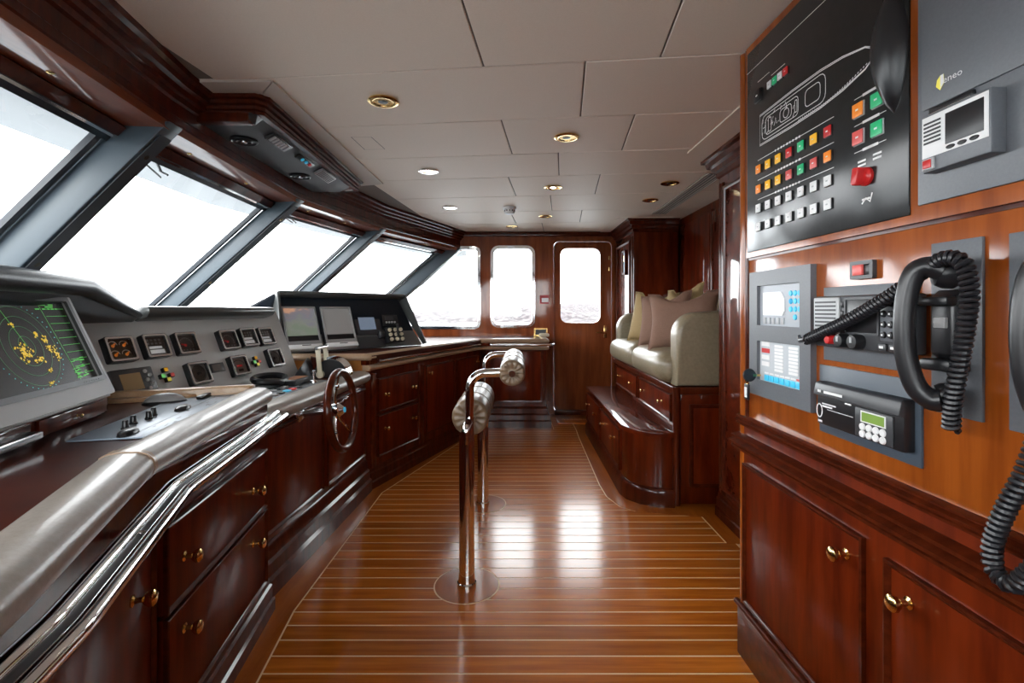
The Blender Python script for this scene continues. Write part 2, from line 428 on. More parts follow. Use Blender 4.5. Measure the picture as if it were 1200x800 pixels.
# soffit strip, fascia and stepped crown above the panes
trs = struct(obj('trim_7', sweep(NB(), [(0, ZH), (.20, ZH), (.20, ZH+.03), (0, ZH+.03)], [(*TIP[0],)]+TIP[1:5]+[(-.56, 5.40)]), 'warm'))
crown_p = [(.02, ZH+.03), (0, ZH+.03), (-.006, ZH+.035), (-.006, ZH+.06), (.0, ZH+.066), (.0, ZH+.115), (-.012, ZH+.12), (-.016, ZH+.138), (-.030, ZH+.143), (-.034, ZH+.16), (-.050, ZH+.166), (-.055, ZH+.185), (-.072, ZH+.19), (-.074, CZ), (.02, CZ)]
trc = struct(obj('trim_8', sweep(NB(), crown_p, [TIP[0]]+TIP[1:5]+[(-.56, 5.40)]), 'trim'))
for i in range(5):
    for k in (.22, .62):
        p = TT[i].lerp(TT[i+1], k); o = outw(i)
        obj('screw', lathe(NB(), [(0, -.005), (.006, -.004), (.010, -.002), (.010, 0)], 10, T(p.x+o.x*.09, p.y+o.y*.09, ZH)), 'gold_m', trs)
# wall below the panes, roof brow outside, dash shelf
for a_, b_ in zip(SIL, SIL[1:]):
    nn = Vector((-(b_[1]-a_[1]), b_[0]-a_[0])).normalized()
    struct(obj('wall_forward', hull(NB(), [Vector((p[0]+nn.x*o, p[1]+nn.y*o, z)) for p in (a_, b_) for o in (.12, .26) for z in (0, ZS-.01)]), 'dash2'))
br = NB()
sweep(br, [(.16, ZH-.005), (.56, ZH+.0), (.60, ZH+.03), (.56, ZH+.16), (.02, ZH+.34), (.02, ZH+.22), (.16, ZH+.2)], [(-.40, -1.1)]+TIP[1:5]+[(-.40, 5.8)])
struct(obj('trim_9', br, 'ovisor'))
# wiper arms lying along the panes
for i, k in ((2, .16), (3, .14)):
    w = thing('windscreen_wiper', 'black windscreen wiper arm outside the %s pane' % ('wide centre' if i == 2 else 'angled pane behind the monitor hood'), 'wiper')
    n = (GS[i+1]-GS[i]).cross(GH[i]-GS[i]).normalized()
    if n.x > 0: n = -n
    a = GH[i].lerp(GH[i+1], .19)+n*.05; up = (GS[i]-GH[i]).normalized(); d = (GH[i+1]-GH[i]).normalized()
    tube_ = NB(); tube(tube_, [a+up*.02, a+up*.10+d*.16], .006, 6); obj('arm', tube_, 'black', w)
    b2 = NB(); tube(b2, [a+up*.09+d*.02, a+up*.13+d*.19], .005, 6); obj('blade', b2, 'black', w)
    b3 = NB(); tube(b3, [a+up*.09+d*.14-n*.045, a+up*.105+d*.16], .005, 6); obj('pivot', b3, 'black', w)

# ------------------------------------------------------------------ side walls with windows and doors
def side_wall(name, FM, sg, wins, dr):
    X = lambda p: [(x*sg, z) for x, z in (p if sg > 0 else p[::-1])]
    outer = [(-1.98, 0), (1.72, 0), (1.72, CZ+.1), (-.70, CZ+.1), (-.66, 1.92), (-1.72, .93)]
    h5 = [(-1.50, .96), (-.41, .96), (-.38, .975), (-.37, 1.0), (-.37, 1.79), (-.38, 1.815), (-.41, 1.83), (-.57, 1.83)]
    h6 = rr(-.215, .232, .975, 1.838, .07)
    dh = rr(.455, 1.10, .03, 1.905, .06)
    wl = obj(name, plate(NB(), X(outer), [X(h5), X(h6), X(dh)], -.13, 0), 'warm', None, FM); struct(wl)
    for k, h in zip(wins, (h5, h6)):
        w = semp('window_%d' % k); w.matrix_world = FM
        pts = X(h)
        obj('glass_pane', plate(NB(), pts, [], -.074, -.070), 'glass', w)
        cx = sum(p[0] for p in pts)/len(pts); cz = sum(p[1] for p in pts)/len(pts)
        def off(pts, d):
            out = []
            n = len(pts); sgn = 1
            for i in range(n):
                a = Vector(pts[i-1]); b = Vector(pts[i]); c = Vector(pts[(i+1) % n])
                d0 = (b-a).normalized(); d1 = (c-b).normalized()
                m = (Vector((d0.y, -d0.x))+Vector((d1.y, -d1.x))).normalized()
                kk = 1/max(.45, m.dot(Vector((d0.y, -d0.x))))
                out.append((b.x+m.x*d*kk, b.y+m.y*d*kk))
            return out
        obj('chrome_trim', plate(NB(), off(pts, .022), [off(pts, -.004)], -.002, .010), 'chrome', w)
        obj('inner_lip', plate(NB(), off(pts, -.003), [off(pts, -.014)], -.06, .004), 'steel', w)
    d = semp('door_%d' % dr); d.matrix_world = FM
    wh = rr(.535, .972, 1.008, 1.828, .075)
    obj('leaf', plate(NB(), X(rr(.46, 1.095, .035, 1.90, .058)), [X(wh)], -.05, .004), 'warm', d)
    obj('glass_pane', plate(NB(), X(wh), [], -.03, -.026), 'glass', d)
    obj('window_rim', plate(NB(), X(rr(.51, .997, .983, 1.853, .095)), [X(wh)], .003, .014), 'warm', d)
    obj('door_frame', plate(NB(), X(rr(.425, 1.128, .0, 1.935, .075)), [X(rr(.458, 1.097, .033, 1.902, .058))], -.01, .022), 'warm', d)
    # lever handle with rose, bolt and hinges in brass
    h = obj('handle_plate', B(1.028*sg-.018, 1.028*sg+.018, .84, .98, .004, .012, .003), 'gold_m', d)
    obj('lever', tube(NB(), fillet([(1.028*sg, .90, .008), (1.028*sg, .90, .05), (.92*sg, .90, .05)], .02, 4), .008, 10), 'gold_m', h)
    for z in (1.60, 1.72): obj('hinge', lathe(NB(), [(0, -.02), (.009, -.02), (.009, .02), (0, .02)], 10, T(1.07*sg, z, .012) @ RX(PI/2)), 'gold_m', d)
    obj('sill_plate', B(.47*sg if sg > 0 else -1.09, 1.09 if sg > 0 else -.47, 0, .05, .0, .05, .004), 'trim', d)
    return wl
FP = frame((0, 5.37, 0), (1, 0, 0), (0, 0, 1))
FS = frame((0, -.65, 0), (-1, 0, 0), (0, 0, 1))
side_wall('wall_port', FP, 1, (6, 7), 1)
side_wall('wall_starboard', FS, -1, (8, 9), 2)
struct(obj('trim_10', B(-.6, 1.7, CZ-.05, CZ, 0, .03, .006, FP), 'trim'))
wa = struct(obj('wall_aft', B(1.60, 1.72, -.78, 5.5, 0, CZ+.1), 'mah'))
for y0, y1 in ((2.76, 3.20), (3.25, 3.84), (3.89, 4.56)):
    obj('wall_panel', B(1.575, 1.602, y0, y1, 1.0, 1.93, .008), 'mah', wa)
for y0 in (3.225, 3.865):
    obj('half_round', tube(NB(), [(1.59, y0, .9), (1.59, y0, 1.95)], .014, 10), 'trim', wa)
# hills, shore and sea beyond the side windows
hm = bpy.data.materials.new('hazy_hills'); hm.use_nodes = True
n_ = hm.node_tree.nodes; L_ = hm.node_tree.links; bs = n_['Principled BSDF']; bs.inputs['Roughness'].default_value = 1
tcn = n_.new('ShaderNodeTexCoord'); z1 = n_.new('ShaderNodeTexNoise'); z1.inputs['Scale'].default_value = .22; z1.inputs['Detail'].default_value = 6
r1 = n_.new('ShaderNodeValToRGB'); r1.color_ramp.elements[0].position = .42; r1.color_ramp.elements[0].color = (.022, .017, .019, 1)
r1.color_ramp.elements[1].position = .60; r1.color_ramp.elements[1].color = (.076, .064, .067, 1)
L_.new(tcn.outputs['Object'], z1.inputs['Vector']); L_.new(z1.outputs['Fac'], r1.inputs['Fac']); L_.new(r1.outputs['Color'], bs.inputs['Base Color'])
def terrain(name, y0, y1, x0, x1, hf, nx=110, ny=26):
    bm = NB(); g = []
    for j in range(ny):
        g.append([bm.verts.new((x0+(x1-x0)*i/(nx-1), y0+(y1-y0)*j/(ny-1), hf(x0+(x1-x0)*i/(nx-1), y0+(y1-y0)*j/(ny-1)))) for i in range(nx)])
    for j in range(ny-1):
        for i in range(nx-1): bm.faces.new((g[j][i], g[j][i+1], g[j+1][i+1], g[j+1][i]))
    return struct(obj(name, bm, hm, ang=180))
def shore(x, y):
    t = (y-330)/170
    return -9+9.0*min(1, max(0, t*2.2))*(.75+.7*noise.noise(Vector((x*.02, y*.02, 0)))) + 2.2*noise.noise(Vector((x*.12, y*.1, 3))) + (13 if t > .2 else 0)*max(0, 1-((x-28)/26)**2)*min(1, max(0, t))
def far(x, y):
    t = (y-900)/500
    return -14+42*max(0, math.sin(PI*min(1, max(0, t))))*(.55*max(0, 1-((x-180)/190)**2)+.20+.25*noise.noise(Vector((x*.006, y*.004, 7))))
terrain('ground_shore', 330, 500, -420, 420, shore)
terrain('ground_hills', 900, 1400, -1300, 1300, far)
struct(obj('ground_sea', B(-2500, 2500, -2500, 2500, -9.0, -8.0), 'sea'))
# ------------------------------------------------------------------ chart desk with drawers
BASE = [(.06, 0), (-.022, 0), (-.022, .045), (-.014, .052), (-.014, .10), (-.006, .106), (-.006, .125), (.002, .135), (.06, .135)]
F1 = [(-.42, -.5), (-.45, .05), (-.62, .55), (-.826, 1.108), (-.93, 1.85)]
dc = thing('desk_cabinet', 'long mahogany drawer cabinet under the taupe padded chart desk', 'cabinet', T(-.9, .9, 0))
Dm = T(.9, -.9, 0)
obj('carcass', prism(NB(), F1+[(-1.42, 1.85), (-1.42, .6), (-1.10, -.5)], .08, .79), 'mah', dc, Dm)
obj('base_moulding', sweep(NB(), BASE, F1+[(-1.2, 1.85)]), 'trim', dc, Dm)
FA = Dm @ frame((-.826, 1.108, 0), (-.104, .742, 0), (0, 0, 1))
front(dc, 'drawer', FA, .03, .685, .43, .64, knobs=((.115, .53), (.56, .53)), rimw=.010)
front(dc, 'drawer', FA, .03, .685, .15, .42, knobs=((.115, .35), (.56, .35)), rimw=.010)
FB = Dm @ frame((-.62, .55, 0), (-.206, .558, 0), (0, 0, 1))
front(dc, 'door', FB, .04, .56, .15, .64, knobs=((.44, .57),), rimw=.010)
FC = Dm @ frame((-.45, .05, 0), (-.17, .50, 0), (0, 0, 1))
front(dc, 'door', FC, .03, .50, .15, .64, knobs=((.42, .57),), rimw=.010)

E1 = [(-.36, -.5), (-.40, .15), (-.549, .559), (-.745, 1.016), (-.905, 1.84)]
dt = thing('chart_desk_top', 'dark polished chart desk top with taupe leather armrest along its edge', 'desk', T(-.9, 1, .8))
Dt = T(.9, -1, -.8)
obj('table_top', prism(NB(), [(x-.02, y) for x, y in E1]+[(-1.40, 1.66), (-1.46, 1.60), (-1.42, .6), (-1.12, -.5)], .795, .835), 'desk', dt, Dt)
BOL = [(.095, .83), (.093, .850), (.080, .857), (.055, .859), (.030, .857), (.013, .850), (.003, .838), (0, .822), (.004, .808), (.014, .799), (.03, .796), (.095, .796)]
obj('armrest', sweep(NB(), BOL, E1), 'bol', dt, Dt, ang=60)
for i in (3,):
    c = Vector(E1[i]); a = (Vector(E1[i-1])-c).normalized()*.006; b = (Vector(E1[i+1])-c).normalized()*.006
    obj('seam', sweep(NB(), [(o-(.0025 if o < .05 else 0), z+(.0022 if z > .80 else -.002)) for o, z in BOL], [c+a, c, c+b]), 'edge', dt, Dt)
obj('end_edge', hull(NB(), [Vector((x, y, z)) for x, y in ((-1.42, 1.635), (-1.41, 1.675), (-.97, 1.845), (-.975, 1.805)) for z in (.79, .870)], .008), 'tan', dt, Dt)
obj('end_lip', hull(NB(), [Vector((x, y, z)) for x, y in ((-1.40, 1.612), (-1.39, 1.645), (-1.13, 1.745), (-1.14, 1.712)) for z in (.82, .850)], .004), 'tan', dt, Dt)

def rail_pair(path, z, r, gap, t):
    for s, nm in ((0, 'front_bar'), (gap, 'rear_bar')):
        P = [Vector(p) for p in path]; out = []
        for i, p in enumerate(P):
            d = (P[min(i+1, len(P)-1)]-P[max(i-1, 0)]).normalized(); out.append((p.x-d.y*s, p.y+d.x*s, z+s*.35))
        obj(nm, tube(NB(), fillet(out, .02, 3), r, 12), 'chrome', t)
hr = thing('grab_rail', 'bent double chrome grab rail below the chart desk armrest', 'rail')
R1 = [(-.42, -.45), (-.435, .12), (-.567, .64), (-.755, 1.13), (-.90, 1.93)]
rail_pair(R1, .730, .014, .034, hr)
obj('web', sweep(NB(), [(.0, .726), (.034, .738), (.034, .744), (.0, .732)], R1), 'dgrey', hr)
for p, q in (((-.68, .90), (-.80, .93)), ((-.82, 1.42), (-.90, 1.43)), ((-.885, 1.80), (-.96, 1.80)), ((-.52, .40), (-.60, .42))):
    obj('bracket', tube(NB(), [(*p, .734), (*q, .722)], .008, 8), 'chrome', hr)

# switch plate let into the desk
sp = thing('switch_plate', 'blue-grey control plate with black knobs set into the chart desk', 'control panel', frame((-.955, 1.175, .8362), (-.22, .975, 0), (-.975, -.22, 0)))
# local: x along the armrest (away), y towards the window
obj('plate', B(0, .62, -.105, .105, 0, .004, .001), 'blueg', sp)
for k, x in enumerate((.10, .16, .22, .27)):
    obj('knob', lathe(NB(), [(.0, 0), (.010, 0), (.010, .003), (.008, .005), (.007, .021), (.0055, .023), (0, .023)], 12, T(x, .03+.01*(k % 2), .004)), 'black', sp)
for x in (.02, .33):
    obj('toggle', lathe(NB(), [(0, 0), (.026, 0), (.024, .008), (.018, .012), (0, .012)], 14, T(x+.02, -.005, .004) @ Matrix.Diagonal((1.5, .7, 1, 1))), 'black', sp)
obj('toggle', B(.52, .60, .0, .022, .004, .016, .004), 'black', sp)
bm = NB()
for k in range(26):
    x = .08+.55*random.random(); yq = -.09+.07*random.random()
    ribbon(bm, [(x, yq), (x+.012+.02*random.random(), yq)], .003, z1=.0046)
for x0, x1, yy in ((.02, .60, -.09), (.05, .58, -.02), (.3, .58, .085)): ribbon(bm, [(x0, yy), (x1, yy)], .002, z1=.0046)
stuff(obj('legend_print', bm, 'dgrey', sp))
# computer mouse on the desk end
ms = thing('computer_mouse', 'grey and black computer mouse by the tan desk end', 'mouse', frame((-1.17, 1.64, .8362), (.9, .42, 0), (-.42, .9, 0)))
bm = NB()
def dome(bm, a, b, h, n=16, m=8, z0=0, p=2.2):
    rings = []
    for j in range(m+1):
        t = j/m; s = math.cos(t*PI/2)**(2/p) if t < 1 else 0; z = z0+h*math.sin(t*PI/2)
        rings.append((s, z))
    lathe(bm, [(s, z) for s, z in rings], n, Matrix.Diagonal((a, b, 1, 1)))
    return bm
obj('shell', dome(NB(), .062, .034, .034), 'mgrey', ms)
obj('side_grip', dome(NB(), .066, .037, .020), 'black', ms)

# ------------------------------------------------------------------ radar console: pedestal, display, hood
RF = frame((-1.205, 1.425, .90), (-.275, .961, 0), (-.11*.961, -.11*.275, .27))
pd = thing('radar_pedestal', 'low mahogany drawer box under the radar display', 'cabinet', frame((-1.245, 1.50, .8355), (-.275, .961, 0), (0, 0, 1)))
obj('body', B(-.72, 0, 0, .052, -.36, 0, .004), 'mah', pd)
for u0, u1 in ((-.34, -.03), (-.69, -.37)):
    d = obj('drawer', B(u0, u1, .006, .046, 0, .010, .002), 'mahl', pd); obj('knob', lathe(NB(), KNOB, 12, T((u0+u1)/2, .026, .009) @ Matrix.Scale(.35, 4)), 'gold_m', d)
kb = obj('pull_tray', B(-.80, -.40, .018, .034, .0, .05, .003), 'steel', pd)
rd = thing('radar_display', 'grey framed radar monitor showing green rings and yellow echoes', 'monitor', RF)
obj('housing', hull(NB(), [Vector(p) for p in ((-.52, -.012, .02), (.010, -.012, .02), (.022, .305, .02), (-.52, .305, .02), (-.50, .0, -.10), (0, .0, -.10), (0, .29, -.10), (-.50, .29, -.10))], .004), 'mgrey', rd)
obj('bezel', plate(NB(), rr(-.515, .008, -.006, .299, .008, 2), [rr(-.470, -.022, .050, .283, .003, 1)], .019, .034), 'mgrey', rd)
obj('inner_frame', plate(NB(), rr(-.482, -.010, .038, .294, .004, 1), [rr(-.468, -.024, .052, .281, .003, 1)], .030, .0375), 'dgrey', rd)
sc = obj('screen', B(-.475, -.018, .046, .287, .018, .0245), 'scr', rd)
cx, cy, zz = -.245, .165, .0252
bm = NB()
for r in (.026, .052, .078, .104): ribbon(bm, circ(cx, cy, r, 48), .0011, z1=zz, closed=True)
stuff(obj('range_rings', bm, 'rad_d', sc))
bm = NB(); ribbon(bm, [(cx, cy), (cx-.035, cy+.11)], .0014, z1=zz+.0002); ribbon(bm, [(-.130, .278), (-.105, .055)], .0012, z1=zz+.0002)
for k in range(10): ribbon(bm, [(-.121+.0026*k*.9, .262-.021*k), (-.03, .262-.021*k)], .0011, z1=zz+.0002)
for k in range(40):
    x = -.118+.055*random.random(); yq = .062+.055*random.random(); ribbon(bm, [(x, yq), (x+.006+.012*random.random(), yq)], .0022, z1=zz+.0002)
for k in range(16):
    x = -.165+.10*random.random(); yq = random.choice((.274, .268, .262)); ribbon(bm, [(x, yq), (x+.008+.01*random.random(), yq)], .003, z1=zz+.0002)
stuff(obj('readout', bm, 'rad_g', sc))
bm = NB()
for k in range(44):
    a = 2*PI*k/44; bx_, by_ = cx+.118*math.cos(a), cy+.112*math.sin(a); box(bm, bx_-.0013, bx_+.0013, by_-.0013, by_+.0013, zz-.0005, zz+.0002)
stuff(obj('bearing_marks', bm, 'rad_c', sc))
rnd = random.Random(3)
for (ex, ey, sx, sy, nn) in ((-.262, .150, .022, .022, 60), (-.170, .165, .010, .028, 34), (-.150, .140, .010, .018, 26), (-.215, .128, .020, .008, 16), (-.262, .225, .007, .007, 8), (-.205, .095, .012, .005, 9), (-.225, .065, .014, .005, 9), (-.195, .195, .008, .01, 12)):
    bm = NB()
    for _ in range(nn):
        x = ex+rnd.gauss(0, sx*.55); yq = ey+rnd.gauss(0, sy*.55); s = .0012+.0022*rnd.random()
        prism(bm, circ(x, yq, s, 5, s*(.6+.7*rnd.random())), zz-.0003, zz+.0004)
    stuff(obj('echo_cluster', bm, 'rad_y', sc))
bm = NB()
for k in range(7): box(bm, -.125+.012*k, -.119+.012*k, .042, .0455, .0375, .0385)
stuff(obj('buttons', bm, 'black', rd))
rh = thing('radar_hood', 'black padded hood curving over the radar display', 'hood', T(-1.5, 1.4, 1.1))
Rh = T(1.5, -1.4, -1.1)
V = Vector
obj('shell', hull(NB(), [V(p) for p in ((-.98, .62, 1.225), (-1.16, 1.1, 1.225), (-1.315, 1.50, 1.225), (-.98, .62, 1.205), (-1.315, 1.50, 1.195), (-1.55, 2.02, 1.125), (-1.54, 2.0, 1.10),
      (-1.42, 1.52, 1.16), (-1.75, .6, 1.10), (-1.75, 2.0, 1.10), (-1.25, .6, 1.16), (-1.75, .6, 1.13), (-1.75, 2.0, 1.13), (-1.45, .6, 1.255), (-1.52, 1.45, 1.25))], .012, 3), 'hood', rh, Rh)
obj('front_roll', tube(NB(), [V((-.965, .58, 1.222)), V((-1.155, 1.1, 1.222)), V((-1.31, 1.49, 1.222)), V((-1.42, 1.74, 1.175)), V((-1.545, 2.01, 1.128))], [.030, .030, .030, .022, .014], 12), 'hood', rh, Rh)

# ------------------------------------------------------------------ gauge panel
GF = frame((-1.494, 1.75, .77), (.174, .985, 0), (-.14*.985, .14*.174, .34))
gp = thing('instrument_dash', 'sloping grey instrument dash with rows of square gauges', 'instrument panel', GF)
obj('panel_face', B(-.62, 1.20, -.01, .40, -.03, 0, .002), 'dash', gp)
lipo = NB(); sweep(lipo, [(0, 0)], [(0, 0), (1, 0)], cap=False) if False else None
bm = NB(); hull(bm, [V((u, v, w)) for u in (.27, 1.075) for v, w in ((.360, -.02), (.352, .062), (.368, .085), (.392, .083), (.408, .05), (.41, -.02))], .008); obj('lip', bm, 'lip', gp)
def gauge(u, v, s, kind):
    """square gauge; s half size"""
    g = obj('gauge', plate(NB(), rr(u-s, u+s, v-s*.9, v+s*.9, .008, 3), [rr(u-s*.80, u+s*.80, v-s*.70, v+s*.70, .006, 2)], -.002, .026), 'black', gp)
    obj('bezel', plate(NB(), rr(u-s*.96, u+s*.96, v-s*.86, v+s*.86, .008, 3), [rr(u-s*.82, u+s*.82, v-s*.72, v+s*.72, .006, 2)], .0255, .0285), 'steel', g)
    z = .014
    lightface = kind in ('round', 'lite')
    obj('dial', B(u-s*.81, u+s*.81, v-s*.71, v+s*.71, .002, z), 'dial2' if lightface else 'dial', g)
    if kind == 'quad':
        bm = NB(); b2 = NB()
        for dx in (-.38, .38):
            for dy in (-.33, .33):
                ribbon(bm, [(u+s*dx+s*.30*math.cos(a), v+s*dy+s*.27*math.sin(a)) for a in [PI*k/8 for k in range(9)]], .0035, z1=z+.001)
                lathe(b2, [(0, 0), (s*.11, 0), (s*.09, .004), (0, .005)], 10, T(u+s*dx, v+s*dy-.003, z)); ribbon(b2, [(u+s*dx, v+s*dy), (u+s*(dx+.2), v+s*(dy+.12))], .006, z1=z+.003)
        stuff(obj('dial_marks', bm, 'white', g)); stuff(obj('needle', b2, 'orange', g))
    elif kind == 'digi':
        bm = NB()
        for k in range(4):
            for j in range(2): box(bm, u+s*(-.6+.33*k), u+s*(-.42+.33*k), v+s*(.15+.25*j), v+s*(.30+.25*j), z, z+.0012)
        stuff(obj('lamps', bm, 'mgrey', g))
        bm = NB(); box(bm, u-s*.5, u+s*.5, v-s*.18, v-s*.0, z, z+.002); box(bm, u-s*.5, u+s*.62, v-s*.55, v-s*.27, z, z+.002); stuff(obj('readout', bm, 'lcdw', g))
    elif kind == 'dial':
        bm = NB(); ribbon(bm, [(u+s*.62*math.cos(a), v-s*.12+s*.60*math.sin(a)) for a in [PI*(-.1+1.2*k/14) for k in range(15)]], .003, z1=z+.001)
        for k in range(11):
            a = PI*(-.1+1.2*k/10); ribbon(bm, [(u+s*.5*math.cos(a), v-s*.12+s*.5*math.sin(a)), (u+s*.6*math.cos(a), v-s*.12+s*.58*math.sin(a))], .003, z1=z+.001)
        for k in range(4): ribbon(bm, [(u+s*(-.45+.3*k), v-s*.5), (u+s*(-.3+.3*k), v-s*.5)], .006, z1=z+.001)
        stuff(obj('dial_marks', bm, 'mgrey', g))
        b2 = NB(); lathe(b2, [(0, 0), (s*.12, 0), (s*.10, .004), (0, .005)], 12, T(u-s*.1, v-s*.12, z)); ribbon(b2, [(u-s*.1, v-s*.12), (u-s*.5, v-s*.02)], .007, z1=z+.003); stuff(obj('needle', b2, 'red', g))
    elif kind == 'round':
        obj('dial_disc', lathe(NB(), [(s*.62, 0), (s*.66, .004), (s*.58, .005), (s*.56, .002), (0, .002)], 28, T(u, v, z)), 'dial', g)
        bm = NB(); ribbon(bm, [(u-s*.12, v-s*.05), (u+s*.25, v-s*.02)], .012, z1=z+.004); lathe(bm, [(0, 0), (s*.14, 0), (s*.12, .006), (0, .007)], 12, T(u-s*.05, v-s*.03, z)); stuff(obj('needle', bm, 'black', g))
    elif kind == 'lite':
        bm = NB(); ribbon(bm, [(u+s*.7*math.cos(a), v-s*.05+s*.55*math.sin(a)) for a in [PI*(.1+.8*k/10) for k in range(11)]], .003, z1=z+.001)
        box(bm, u-s*.5, u-s*.4, v-s*.3, v+s*.1, z, z+.002); box(bm, u-s*.2, u+s*.35, v-s*.52, v-s*.3, z, z+.002); stuff(obj('dial_marks', bm, 'black', g))
        obj('needle', B(u-s*.25, u+s*.35, v-s*.12, v+s*.08, z, z+.003, .001), 'red', g)
    bm = NB(); q = [bm.verts.new((x, yq, .0245)) for x, yq in ((u-s*.82, v-s*.72), (u+s*.82, v-s*.72), (u+s*.82, v+s*.72), (u-s*.82, v+s*.72))]; bm.faces.new(q)
    obj('cover_glass', bm, 'gauge_glass', g)
for u, v, k in ((.152, .236, 'quad'), (.309, .238, 'digi'), (.466, .238, 'dial'), (.722, .238, 'dial'), (.868, .244, 'digi'), (1.008, .242, 'digi'), (.477, .092, 'round'), (.734, .098, 'lite'), (1.02, .112, 'round')):
    gauge(u, v, .0585, k)
# small plotter, key lamps and counter
pl = obj('plotter', B(.070, .245, .045, .152, -.002, .030, .006), 'dgrey', gp)
obj('plotter_screen', B(.100, .185, .062, .130, .029, .032), mat('plotter_amber', (.33, .22, .10), .3), pl)
bm = NB()
for j in range(5): lathe(bm, [(0, 0), (.008, 0), (.007, .005), (0, .006)], 10, T(.208+.016*(j % 2), .06+.018*j, .030))
stuff(obj('keys', bm, 'lgrey', pl))
for c in (.319, .870):
    s = 1 if c < .5 else .85
    for dx, dy, m in ((-.022, -.004, 'lime'), (0, .022, 'amber'), (.022, -.004, 'pinkl'), (.0, -.022, 'yellow')):
        k = obj('warning_lamp', B(c+dx*s-.012, c+dx*s+.012, .108+dy*s-.010, .108+dy*s+.010, 0, .016, .003), 'black', gp)
        obj('lens', B(c+dx*s-.009, c+dx*s+.009, .108+dy*s-.008, .108+dy*s+.008, .0155, .019, .002), m, k)
ctr = obj('counter', B(.562, .645, .085, .130, 0, .010, .002), 'dgrey', gp)
obj('counter_window', B(.570, .62, .093, .122, .0095, .011), 'dial', ctr)
# dash shelf behind the hoods
ds = thing('dash_shelf', 'dark blue-grey shelf running below the windscreen panes', 'shelf', T(-1.8, 2.4, 1.1))
inner = [(-1.36, -.55), (-1.40, .6), (-1.55, 1.50), (-1.66, 2.0), (-1.56, 2.75), (-1.70, 3.20), (-1.36, 4.1)]
outer = [(x-.16, yq) for x, yq in SIL]
obj('top', prism(NB(), inner+[(-1.60, 4.55), (-1.90, 4.48), (-2.05, 3.9), (-2.22, 3.04), (-2.0, 1.72), (-1.85, .45), (-1.42, -.55)], 1.085, 1.105), 'hood', ds, T(1.8, -2.4, -1.1))

# ------------------------------------------------------------------ helm section
hc = thing('helm_cabinet', 'recessed dark mahogany cabinet below the steering wheel', 'cabinet', T(-1, 2.5, 0))
Hm = T(1, -2.5, 0)
F2 = [(-1.005, 1.86), (-.935, 3.10)]
obj('carcass', prism(NB(), F2+[(-1.45, 3.10), (-1.45, 1.86)], .08, .74), 'mah', hc, Hm)
obj('base_moulding', sweep(NB(), [(.06, 0), (-.045, 0), (-.045, .07), (-.032, .082), (-.030, .13), (-.018, .14), (-.014, .185), (-.002, .20), (.06, .20)], F2), 'trim', hc, Hm)
FH = Hm @ frame((-1.005, 1.86, 0), (.07, 1.24, 0), (0, 0, 1))
front(hc, 'door', FH, .05, .60, .24, .66, rimw=.014); front(hc, 'door', FH, .65, 1.19, .24, .66, rimw=.014)
obj('batten', B(.06, .62, .675, .69, 0, .012, .003), 'steel', hc, FH)
ht = thing('helm_worktop', 'taupe leather edged helm worktop beside the steering wheel', 'worktop', T(-1.1, 2.5, .76))
Ht = T(1.1, -2.5, -.76)
obj('top', prism(NB(), [(-.98, 1.80), (-.92, 3.05), (-1.27, 3.05), (-1.30, 2.81), (-1.46, 1.80)], .715, .757), 'desk', ht, Ht)
E2 = [(-.945, 1.82), (-.885, 3.05)]
obj('edge_roll', sweep(NB(), [(.13, .75), (.12, .762), (.08, .768), (.04, .766), (.012, .756), (0, .738), (.004, .715), (.02, .700), (.05, .696), (.13, .70)], E2), 'bol', ht, Ht, ang=60)
cp = thing('engine_panel', 'grey engine control plate with switches behind the steering wheel', 'control panel', frame((-1.09, 2.02, .759), (.05, 1, 0), (-1, .05, 0)))
obj('plate', B(0, .66, -.05, .17, 0, .006, .002), 'pgrey', cp)
obj('control_box', B(.42, .62, .02, .14, .006, .035, .006), 'black', cp)
obj('box_label', B(.46, .60, .04, .10, .035, .0365), mat('orange_label', (.45, .16, .04), .4), cp)
for k in range(14):
    obj('switch', B(.04+.055*(k % 7), .07+.055*(k % 7), -.03+.07*(k//7), .0+.07*(k//7), .006, .014, .003), ('cyan' if k == 4 else 'red' if k == 5 else 'lgrey' if k % 3 else 'dgrey'), cp)
obj('joystick', lathe(NB(), [(0, 0), (.020, 0), (.018, .012), (.007, .016), (.006, .045), (.012, .052), (.012, .062), (0, .066)], 14, T(.56, -.01, .006)), 'steel', cp)
# throttle binnacle
tb = thing('throttle_binnacle', 'half-round black throttle quadrant with two cream levers', 'throttle', T(-1.075, 2.86, .758))
bm = NB(); arc = [(.10*math.cos(PI*k/16), .105*math.sin(PI*k/16)) for k in range(17)]
prism(bm, arc, -.045, .045); obj('quadrant', bm, 'black', tb, frame((0, 0, 0), (1, 0, 0), (0, 0, 1)) @ T(.02, 0, 0))
bm = NB(); rim = [V((.02+.103*math.cos(PI*k/16), 0, .108*math.sin(PI*k/16))) for k in range(0, 10)]
for s in (-.03, .0, .03): tube(bm, [p+V((0, s, 0)) for p in rim], .012, 8)
obj('rim', bm, 'chrome', tb)
for yy in (-.056, .056):
    lv = obj('lever', hull(NB(), [V((x+.014*dx, yy+.006*dy, z)) for x, z in ((-.03, .01), (-.045, .17)) for dx in (-1, 1) for dy in (-1, 1)], .003), 'cream', tb)
    obj('pivot_boss', lathe(NB(), [(0, -.010), (.022, -.010), (.022, .010), (0, .010)], 16, T(-.03, yy, .02) @ RX(PI/2)), 'cream', lv)
obj('lever_grip', tube(NB(), [V((-.046, -.075, .172)), V((-.046, .075, .172))], .011, 10), 'steel', tb)
